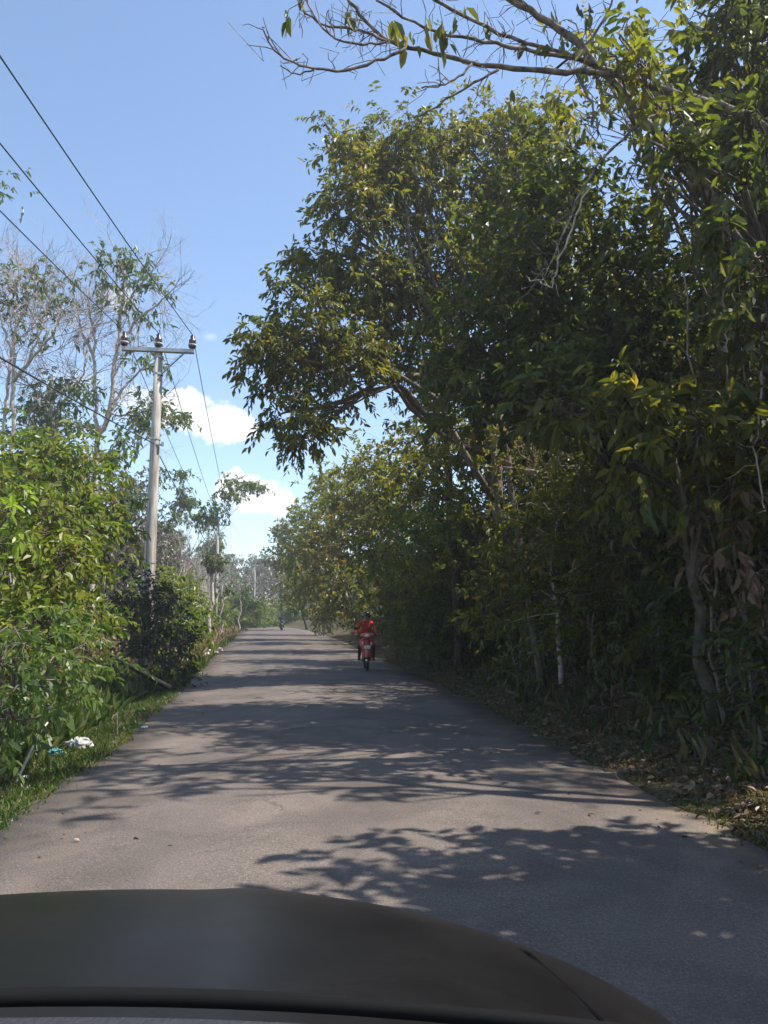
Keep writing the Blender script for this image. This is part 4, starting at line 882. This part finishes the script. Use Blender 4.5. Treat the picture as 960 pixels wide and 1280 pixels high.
# ================================================================== MOTORCYCLES AND RIDERS
def motorcycle(label):
    t = thing('motorcycle', label, 'motorcycle')
    # local: front towards -Y, ground at z = 0
    for y in (-.62, .60):
        o = MB(); n = 22; an = np.arange(n + 1) * 2 * math.pi / n
        o.tube([(0, y + .245 * math.cos(a), .285 + .245 * math.sin(a)) for a in an], .045, 8, cap=False)
        w = o.build('wheel', M['tyre'], t, smooth=True)
        r = MB(); r.lathe([(.05, -.05), (.05, .05)], (0, y, .285), 10, 'x')
        for a in np.arange(5) * 2 * math.pi / 5: r.tube([(0, y, .285), (0, y + .21 * math.cos(a), .285 + .21 * math.sin(a))], [.022, .014], 5)
        r.tube([(0, y + .205 * math.cos(a), .285 + .205 * math.sin(a)) for a in an], .016, 6, cap=False)
        r.build('rim', M['chrome'] if y < 0 else M['black'], w, smooth=True)
    f = MB()
    for s in (-.075, .075): f.tube([(s, -.62, .285), (s, -.50, .62), (s * .8, -.40, .88)], [.022, .024, .026], 8)
    f.build('fork', M['black'], t, smooth=True)
    fd = MB(); an = np.linspace(R(20), R(165), 10); v = []
    for a in an:
        c = np.array([0, -.62 - .31 * math.cos(a) * 1.0, .285 + .31 * math.sin(a)])
        for x, dz in ((-.085, -.05), (-.06, .01), (0, .03), (.06, .01), (.085, -.05)):
            dr = np.array([0, -math.cos(a), math.sin(a)]); v.append(c + np.array([x, 0, 0]) + dr * dz)
    fd.add(v, [(i * 5 + j, i * 5 + j + 1, i * 5 + 6 + j, i * 5 + 5 + j) for i in range(9) for j in range(4)]); fd.build('fender', M['red'], t, smooth=True)
    # front shield: a pointed, swept plate with depth
    sh_ = MB(); rows = [(.52, .08, -.57), (.62, .16, -.53), (.72, .215, -.50), (.82, .21, -.47), (.91, .15, -.43)]; v = []
    for z, w, y in rows:
        for k in np.linspace(-1, 1, 7): v.append((w * k, y + .13 * abs(k) ** 1.6, z))
    for z, w, y in rows:
        for k in np.linspace(-1, 1, 7): v.append((w * k * .96, y + .05 + .13 * abs(k) ** 1.6, z))
    fc = []
    for i in range(4):
        for j in range(6): a = i * 7 + j; fc += [(a, a + 1, a + 8, a + 7), (35 + a, 42 + a, 43 + a, 36 + a)]
    for i in range(4): fc += [(i * 7, i * 7 + 7, 42 + i * 7, 35 + i * 7), (i * 7 + 6, 41 + i * 7, 48 + i * 7, 13 + i * 7)]
    fc += [tuple([0, 35, 36, 1])] + [(j, 35 + j, 36 + j, j + 1) for j in range(1, 6)] + [(28 + j, 29 + j, 64 + j, 63 + j) for j in range(6)]
    sh_.add(v, fc); s_ = sh_.build('front_shield', M['red'], t, smooth=True)
    for sx in (-1, 1):
        g = MB(); g.ball((sx * .125, -.50, .76), (.035, .025, .05)); g.build('indicator', M['amber'], s_, smooth=True)
    pl = MB(); pl.box((0, -.585, .66), (.19, .012, .10), rx=.2, bev=.01); pl.build('number_plate', M['white'], s_)
    hb = MB(); hb.tube([(-.34, -.28, .99), (-.20, -.33, 1.0), (0, -.38, .98), (.20, -.33, 1.0), (.34, -.28, .99)], .016, 8); h = hb.build('handlebar', M['black'], t, smooth=True)
    for sx in (-1, 1):
        g = MB(); g.tube([(sx * .26, -.305, .995), (sx * .37, -.265, .985)], .022, 8); g.build('grip', M['black'], h, smooth=True)
        m = MB(); m.tube([(sx * .24, -.33, 1.0), (sx * .29, -.36, 1.13), (sx * .31, -.36, 1.17)], .008, 6); m.ball((sx * .33, -.36, 1.20), (.065, .018, .045)); m.build('mirror', M['black'], h, smooth=True)
    cw = MB(); cw.ball((0, -.40, .995), (.20, .10, .075), 14, 8); c = cw.build('headlight_cowl', M['orange'], t, smooth=True)
    hl = MB(); hl.ball((0, -.465, .985), (.085, .05, .05), 12, 8); hl.build('headlight', M['lens'], c, smooth=True)
    bd = MB(); bd.tube([(0, -.42, .80), (0, -.30, .42), (0, .0, .36), (0, .25, .50), (0, .55, .60)], [.07, .10, .12, .13, .08], 10); bd.tube([(.0, .1, .55), (0, .45, .66), (0, .85, .74)], [.12, .13, .05], 10)
    bd.build('body', M['red'], t, smooth=True)
    st = MB(); v = []
    for y, w, z in ((-.02, .09, .72), (.15, .13, .75), (.4, .14, .77), (.65, .12, .80), (.80, .06, .81)):
        for k in (-1, -.6, 0, .6, 1): v.append((w * k, y, z - .05 * abs(k) ** 2))
    for y, w, z in ((-.02, .09, .66), (.15, .13, .67), (.4, .14, .69), (.65, .12, .72), (.80, .06, .76)):
        for k in (-1, -.6, 0, .6, 1): v.append((w * k, y, z - .03))
    fc = [(i * 5 + j, i * 5 + j + 1, i * 5 + 6 + j, i * 5 + 5 + j) for i in range(4) for j in range(4)] + [(25 + i * 5 + j, 30 + i * 5 + j, 31 + i * 5 + j, 26 + i * 5 + j) for i in range(4) for j in range(4)]
    fc += [(i * 5, i * 5 + 5, i * 5 + 30, i * 5 + 25) for i in range(4)] + [(i * 5 + 4, i * 5 + 29, i * 5 + 34, i * 5 + 9) for i in range(4)] + [(j, 25 + j, 26 + j, j + 1) for j in range(4)] + [(20 + j, 21 + j, 46 + j, 45 + j) for j in range(4)]
    st.add(v, fc); st.build('seat', M['black'], t, smooth=True)
    en = MB(); en.lathe([(.07, -.12), (.10, -.10), (.10, .10), (.07, .12)], (0, .12, .32), 12, 'x'); en.box((0, -.08, .30), (.16, .26, .14), bev=.03); en.build('engine', M['black'], t, smooth=True)
    ex = MB(); ex.tube([(.10, .1, .24), (.14, .3, .26), (.15, .5, .34), (.15, .8, .42)], [.022, .03, .05, .045], 10); ex.build('exhaust', M['chrome'], t, smooth=True)
    fr = MB(); fr.tube([(-.26, -.02, .27), (.26, -.02, .27)], .016, 6); fr.build('footrest', M['black'], t)
    return t

def rider(label, with_props=True):
    t = thing('person', label, 'person')
    J = {'pelvis': (0, .30, .84), 'belly': (0, .25, 1.02), 'chest': (0, .19, 1.22), 'collar': (0, .15, 1.36), 'neck': (0, .13, 1.44), 'head': (0, .11, 1.56), 'crown': (0, .11, 1.64)}
    Rr = {'pelvis': (.155, .125), 'belly': (.145, .115), 'chest': (.165, .125), 'collar': (.10, .08), 'neck': (.058, .058), 'head': (.082, .098), 'crown': (.06, .07)}
    E = [('pelvis', 'belly'), ('belly', 'chest'), ('chest', 'collar'), ('collar', 'neck'), ('neck', 'head'), ('head', 'crown')]
    for s, n in ((-1, 'l'), (1, 'r')):
        q = {'sh': (.19 * s, .14, 1.34), 'el': (.30 * s, -.02, 1.10), 'wr': (.31 * s, -.22, 1.01), 'hd': (.315 * s, -.29, 1.005),
             'hip': (.10 * s, .26, .80), 'kn': (.19 * s, -.16, .70), 'an': (.21 * s, -.02, .36), 'ft': (.22 * s, -.08, .30), 'toe': (.22 * s, -.22, .29)}
        r = {'sh': .072, 'el': .05, 'wr': .034, 'hd': .038, 'hip': .095, 'kn': .066, 'an': .045, 'ft': .048, 'toe': .036}
        for k in q: J[k + n] = q[k]; Rr[k + n] = (r[k], r[k])
        E += [('collar', 'sh' + n), ('sh' + n, 'el' + n), ('el' + n, 'wr' + n), ('wr' + n, 'hd' + n), ('pelvis', 'hip' + n), ('hip' + n, 'kn' + n), ('kn' + n, 'an' + n), ('an' + n, 'ft' + n), ('ft' + n, 'toe' + n)]
        for f in range(4):
            a, b, c = 'fa%d%s' % (f, n), 'fb%d%s' % (f, n), 'fc%d%s' % (f, n); x = s * (.28 + .023 * f); L = (.9, 1, .97, .8)[f]
            J[a] = (x, -.30 - .03 * L, 1.025); J[b] = (x, -.31 - .05 * L, .99); J[c] = (x, -.30 - .02 * L, .965)
            for k in (a, b, c): Rr[k] = (.009, .009)
            E += [('hd' + n, a), (a, b), (b, c)]
        a, b = 'ta' + n, 'tb' + n; J[a] = (s * .27, -.265, .985); J[b] = (s * .255, -.30, .965); Rr[a] = Rr[b] = (.011, .011); E += [('hd' + n, a), (a, b)]
    ks = list(J); me = bpy.data.meshes.new('body'); me.from_pydata([J[k] for k in ks], [(ks.index(a), ks.index(b)) for a, b in E], [])
    o = bpy.data.objects.new('body', me); COL.objects.link(o)
    md = o.modifiers.new('skin', 'SKIN'); md.use_smooth_shade = True
    for i, k in enumerate(ks):
        sv = me.skin_vertices[0].data[i]; sv.radius = Rr[k]; sv.use_root = (k == 'pelvis')
    o.modifiers.new('sub', 'SUBSURF').levels = 1
    o.modifiers['sub'].render_levels = 1
    bpy.context.view_layer.update()
    dg = bpy.context.evaluated_depsgraph_get(); ev = o.evaluated_get(dg); nm = bpy.data.meshes.new_from_object(ev)
    bpy.data.objects.remove(o)
    for m in (M['skin'], M['shirt'], M['trousers'], M['black']): nm.materials.append(m)
    for p in nm.polygons:
        x, y, z = p.center; k = 0
        if z < .36: k = 3
        elif z < .93 and not (abs(x) > .24 and y < -.12 and z > .9): k = 2
        elif z < 1.425 and not (y < -.19 and abs(x) > .22): k = 1
        p.material_index = k; p.use_smooth = True
    nm.name = 'body'; b = bpy.data.objects.new('body', nm); COL.objects.link(b); b.parent = t
    hm = MB(); v = []; n, m = 18, 9
    for i in range(m + 1):
        th = R(118) * i / m
        for j in range(n):
            ph = 2 * math.pi * j / n; front = math.sin(ph) < -.3
            tl = th * (.72 if front else 1.0)
            v.append((max(.02, math.sin(tl)) * math.cos(ph) * .128, .115 + max(.02, math.sin(tl)) * math.sin(ph) * .148, 1.585 + math.cos(tl) * .130))
    hm.add(v, [(i * n + j, i * n + n + j, i * n + n + (j + 1) % n, i * n + (j + 1) % n) for i in range(m) for j in range(n)]); h = hm.build('helmet', M['helmet'], b, smooth=True)
    vs = MB(); v = []
    for i, z in enumerate((1.655, 1.60, 1.555)):
        for j in range(9):
            a = R(200 + 140 * j / 8); v.append((math.cos(a) * .132, .115 + math.sin(a) * (.156 + .01 * i), z))
    vs.add(v, [(i * 9 + j, i * 9 + j + 1, i * 9 + 10 + j, i * 9 + 9 + j) for i in range(2) for j in range(8)]); vs.build('visor', M['visor'], h, smooth=True)
    fa = MB(); fa.ball((0, .005, 1.535), (.014, .022, .022), 8, 6); fa.ball((-.033, .022, 1.565), (.013, .008, .008), 8, 6, 1); fa.ball((.033, .022, 1.565), (.013, .008, .008), 8, 6, 1); fa.ball((0, .02, 1.492), (.026, .008, .007), 8, 6, 2)
    fa.build('face', [M['skin'], M['black'], M['shirt']], b, smooth=True)
    return t

gx = at(458, 832, 23.2)[0]
mt = motorcycle('red motorcycle with white number plate coming along the shaded road')
rd = rider('person in long red shirt and dark helmet riding the red motorcycle')
for o in (mt, rd):
    o.location = (gx, 23.0, float(rise(23)) + .035); o.rotation_euler = (0, 0, R(4))
def recolour(root, swap):
    for o in [root] + list(root.children_recursive):
        if o.type == 'MESH':
            for s in o.material_slots:
                if s.material in swap: s_m = swap[s.material]; s.link = 'OBJECT'; s.material = s_m
fx = at(352, 780, 82)[0]; fl = (fx, 82, float(rise(82)) + .04)
m2 = dup(mt, fl, R(14), 1.0, 'tiny dark motorcycle far away where the road bends'); r2_ = dup(rd, fl, R(14), 1.0, 'person in dark blue jacket riding the tiny far motorcycle')
recolour(m2, {M['red']: M['navy'], M['orange']: M['navy']}); recolour(r2_, {M['shirt']: M['bluecloth']})

# ================================================================== THE CAR THE PHOTO IS TAKEN FROM
car = thing('car', 'dark car bonnet and dashboard edge at the bottom of the view', 'car', (0, 0, 0), R(8.6))
pm, nt, p, o = new_mat('dusty dark paint'); M['paint'] = pm
tc = nt.nodes.new('ShaderNodeTexCoord'); n1 = nt.nodes.new('ShaderNodeTexNoise'); n1.inputs['Scale'].default_value = 7; n1.inputs['Detail'].default_value = 9; n2 = nt.nodes.new('ShaderNodeTexNoise'); n2.inputs['Scale'].default_value = 220; n2.inputs['Detail'].default_value = 3
for n in (n1, n2): nt.links.new(tc.outputs['Object'], n.inputs['Vector'])
mm = nt.nodes.new('ShaderNodeMath'); mm.operation = 'MULTIPLY'; nt.links.new(n1.outputs['Fac'], mm.inputs[0]); nt.links.new(n2.outputs['Fac'], mm.inputs[1])
cr = nt.nodes.new('ShaderNodeValToRGB'); cr.color_ramp.elements[0].position = .14; cr.color_ramp.elements[0].color = (.006, .0055, .006, 1); cr.color_ramp.elements[1].position = .48; cr.color_ramp.elements[1].color = (.013, .012, .0118, 1)
nt.links.new(mm.outputs[0], cr.inputs['Fac']); nt.links.new(cr.outputs['Color'], p.inputs['Base Color'])
rr = nt.nodes.new('ShaderNodeMapRange'); rr.inputs['To Min'].default_value = .24; rr.inputs['To Max'].default_value = .46; nt.links.new(n1.outputs['Fac'], rr.inputs['Value']); nt.links.new(rr.outputs['Result'], p.inputs['Roughness'])
p.inputs['Specular IOR Level'].default_value = .075
M['dash'] = plain('dashboard plastic', (.034, .034, .042), .75, .3, noise=.12, scale=160, bump=.35)
M['seal'] = plain('black rubber seal', (.004, .004, .004), .8, .15)
CX = -.42
def bonnet_z(x, y):
    d = np.abs(x - CX)
    return .957 - .085 * (y - .85) - .20 * np.maximum(0, y - 1.15) ** 2 - .045 * d ** 2 - .26 * np.maximum(0, d - .50) ** 2 - 3.0 * np.maximum(0, d - .95) ** 2 + .006 * sm(.28, .40, d) - .006 * sm(.44, .56, d)
xs = np.linspace(CX - 1.12, CX + 1.12, 81); yy = np.linspace(.84, 1.95, 40)
Xb, Yb = np.meshgrid(xs, yy); Yb2 = Yb - .22 * (Xb - CX) ** 2
Zb = bonnet_z(Xb, Yb)
idx = np.arange(Xb.size).reshape(Xb.shape)
Fb = np.stack([idx[:-1, :-1], idx[:-1, 1:], idx[1:, 1:], idx[1:, :-1]], -1).reshape(-1, 4)
bon = mesh_obj('bonnet', np.concatenate([np.stack([Xb, Yb2, Zb], -1).reshape(-1, 3), np.stack([Xb, Yb2, Zb - .02], -1).reshape(-1, 3)]), [Fb, Fb[:, ::-1] + Xb.size], M['paint'], car, smooth=True)
sl = MB(); sl.tube([(x, .812 - .29 * (x - CX) ** 2, 1.012) for x in np.linspace(CX - .95, CX + .95, 35)], .0072, 8); sl.build('cowl_seal', M['seal'], car, smooth=True)
ds = MB(); v = []
for x in np.linspace(CX - .95, CX + .95, 31):
    y1 = .804 - .29 * (x - CX) ** 2
    for y, z in ((y1, .99), (y1 - .012, 1.005), (.45, 1.0), (.28, .98), (.22, .90), (.22, .60)): v.append((x, y, z))
ds.add(v, [(i * 6 + j, i * 6 + 6 + j, i * 6 + 7 + j, i * 6 + 1 + j) for i in range(30) for j in range(5)]); ds.build('dashboard', M['dash'], car, smooth=True)
def on_bonnet(x, y, h): d = x - CX; return (x, y - .22 * d * d, float(bonnet_z(np.array(x), np.array(y))) + h)
gp_ = MB()
for sx in (-1, 1): gp_.tube([on_bonnet(CX + sx * q, y, .0025) for q, y in ((.80, .87), (.83, 1.1), (.84, 1.4), (.82, 1.9))], .0025, 4)
gp_.tube([on_bonnet(CX + q, .872, .002) for q in np.linspace(-.80, .80, 25)], .0025, 4)
gp_.build('shut_line', M['seal'], bon)
for x0, x1 in ((CX - .72, CX - .10), (CX - .05, CX + .50)):
    wp = MB(); wp.tube([(x, .838 - .27 * (x - CX) ** 2, 1.004 - .01 * abs(x - (x0 + x1) / 2)) for x in np.linspace(x0, x1, 10)], .006, 6); wi = wp.build('wiper', M['seal'], car, smooth=True)
    wb = MB(); wb.tube([(x, .846 - .27 * (x - CX) ** 2, .996) for x in np.linspace(x0 + .03, x1 - .02, 10)], .004, 5); wb.build('wiper_blade', M['black'], wi)
wn, nt, p, o = new_mat('windscreen glass')
g = nt.nodes.new('ShaderNodeBsdfTransparent'); g.inputs['Color'].default_value = (.955, .965, .965, 1); nt.links.new(g.outputs['BSDF'], o.inputs['Surface'])
ws = MB(); v = []
for x in np.linspace(CX - .72, CX + .72, 25):
    for k in np.linspace(0, 1, 8): v.append((x, (.815 + (.20 - .815) * k) - .29 * (x - CX) ** 2 * (1 - .7 * k), 1.019 + (1.72 - 1.019) * k))
ws.add(v, [(i * 8 + j, i * 8 + 8 + j, i * 8 + 9 + j, i * 8 + 1 + j) for i in range(24) for j in range(7)]); ws.build('windscreen', wn, car, smooth=True)

# ================================================================== AIR
hz = bpy.data.materials.new('haze'); hz.use_nodes = True; hn = hz.node_tree
hn.nodes.remove(hn.nodes['Principled BSDF'])
pv = hn.nodes.new('ShaderNodeVolumePrincipled'); pv.inputs['Color'].default_value = (.92, .94, .97, 1); pv.inputs['Density'].default_value = HAZE; pv.inputs['Anisotropy'].default_value = .35
hn.links.new(pv.outputs['Volume'], hn.nodes['Material Output'].inputs['Volume'])
hb_ = MB(); hb_.box((-95, 90, 8.6), (480, 310, 37)); props(hb_.build('haze', hz), kind='stuff')

# ================================================================== LIGHT, SKY, VIEW
SUN_EL, SUN_AZ = R(57), R(-4)              # azimuth measured from +X towards +Y
sd = Vector((math.cos(SUN_EL) * math.cos(SUN_AZ), math.cos(SUN_EL) * math.sin(SUN_AZ), math.sin(SUN_EL)))
ld = bpy.data.lights.new('sun', 'SUN'); ld.energy = 4.0; ld.angle = R(.53); ld.color = (1.0, .94, .85)
lo = bpy.data.objects.new('sun', ld); COL.objects.link(lo); lo.rotation_euler = sd.to_track_quat('Z', 'Y').to_euler(); lo.location = (30, -20, 40)

w = bpy.data.worlds.new('World'); scene.world = w; w.use_nodes = True; nt = w.node_tree; bg = nt.nodes['Background']
sky = nt.nodes.new('ShaderNodeTexSky'); sky.sky_type = 'NISHITA'; sky.sun_disc = False; sky.sun_elevation = SUN_EL; sky.sun_rotation = math.pi / 2 - SUN_AZ
sky.air_density = 1.0; sky.dust_density = 0.35; sky.ozone_density = 1.2
tc = nt.nodes.new('ShaderNodeTexCoord')
def VM(op, a, b=None):
    n = nt.nodes.new('ShaderNodeVectorMath'); n.operation = op
    for i, q in enumerate((a, b)):
        if q is None: continue
        if hasattr(q, 'is_linked'): nt.links.new(q, n.inputs[i])
        else: n.inputs[i].default_value = q
    return n.outputs['Value'] if op in ('DOT_PRODUCT', 'LENGTH') else n.outputs['Vector']
def MT(op, a, b=None, c=None):
    n = nt.nodes.new('ShaderNodeMath'); n.operation = op
    for i, q in enumerate((a, b, c)):
        if q is None: continue
        if hasattr(q, 'is_linked'): nt.links.new(q, n.inputs[i])
        else: n.inputs[i].default_value = q
    return n.outputs[0]
dirv = VM('NORMALIZE', tc.outputs['Generated'])
nz = nt.nodes.new('ShaderNodeTexNoise'); nz.inputs['Scale'].default_value = 46; nz.inputs['Detail'].default_value = 9; nz.inputs['Roughness'].default_value = .58
nt.links.new(dirv, nz.inputs['Vector'])
nzc = MT('SUBTRACT', nz.outputs['Fac'], .5)
def blob(u, v, a, b, soft, amt):
    d = unit(at(u, v, 10) - CAM); r = unit(np.cross(d, [0, 0, 1])); q = np.cross(r, d)
    x = MT('DIVIDE', VM('DOT_PRODUCT', dirv, tuple(r)), a / FPX); y = MT('DIVIDE', VM('DOT_PRODUCT', dirv, tuple(q)), b / FPX)
    rad = MT('SQRT', MT('ADD', MT('MULTIPLY', x, x), MT('MULTIPLY', y, y)))
    k = MT('ADD', MT('SUBTRACT', 1.0, rad), MT('MULTIPLY', nzc, 1.35))
    front = MT('GREATER_THAN', VM('DOT_PRODUCT', dirv, tuple(d)), .5)
    mr = nt.nodes.new('ShaderNodeMapRange'); mr.interpolation_type = 'SMOOTHSTEP'; mr.inputs['From Min'].default_value = 0; mr.inputs['From Max'].default_value = soft; mr.inputs['To Max'].default_value = amt
    nt.links.new(k, mr.inputs['Value'])
    return MT('MULTIPLY', mr.outputs['Result'], front)
cur = None
for bl in [(292, 608, 26, 22, .22, 1), (322, 617, 34, 24, .22, 1), (347, 628, 24, 18, .22, 1), (322, 634, 44, 10, .6, .7), (228, 512, 48, 26, .3, .95), (272, 528, 44, 28, .3, .95), (305, 535, 22, 18, .3, .9), (180, 500, 40, 20, .6, .6), (150, 374, 26, 20, .7, .6), (205, 520, 80, 16, .9, .5), (262, 420, 12, 8, 1, .3), (95, 475, 60, 20, 1.4, .4)]:
    k = blob(*bl); cur = k if cur is None else MT('MAXIMUM', cur, k)
mx = nt.nodes.new('ShaderNodeMix'); mx.data_type = 'RGBA'
nt.links.new(cur, mx.inputs['Factor']); nt.links.new(sky.outputs['Color'], mx.inputs[6]); mx.inputs[7].default_value = (5.0, 5.05, 5.2, 1)
nt.links.new(mx.outputs[2], bg.inputs['Color']); bg.inputs['Strength'].default_value = .112

vs_ = scene.view_settings; vs_.view_transform = 'Standard'; vs_.look = 'None'; vs_.gamma = 1.0; vs_.exposure = 1.27; vs_.use_curve_mapping = False
c = scene.cycles
c.use_denoising = True; c.max_bounces = 7; c.diffuse_bounces = 4; c.glossy_bounces = 3; c.transmission_bounces = 4; c.transparent_max_bounces = 6
c.caustics_reflective = False; c.caustics_refractive = False; c.use_adaptive_sampling = True; c.adaptive_threshold = .015
c.sample_clamp_indirect = 6
scene.render.use_persistent_data = False
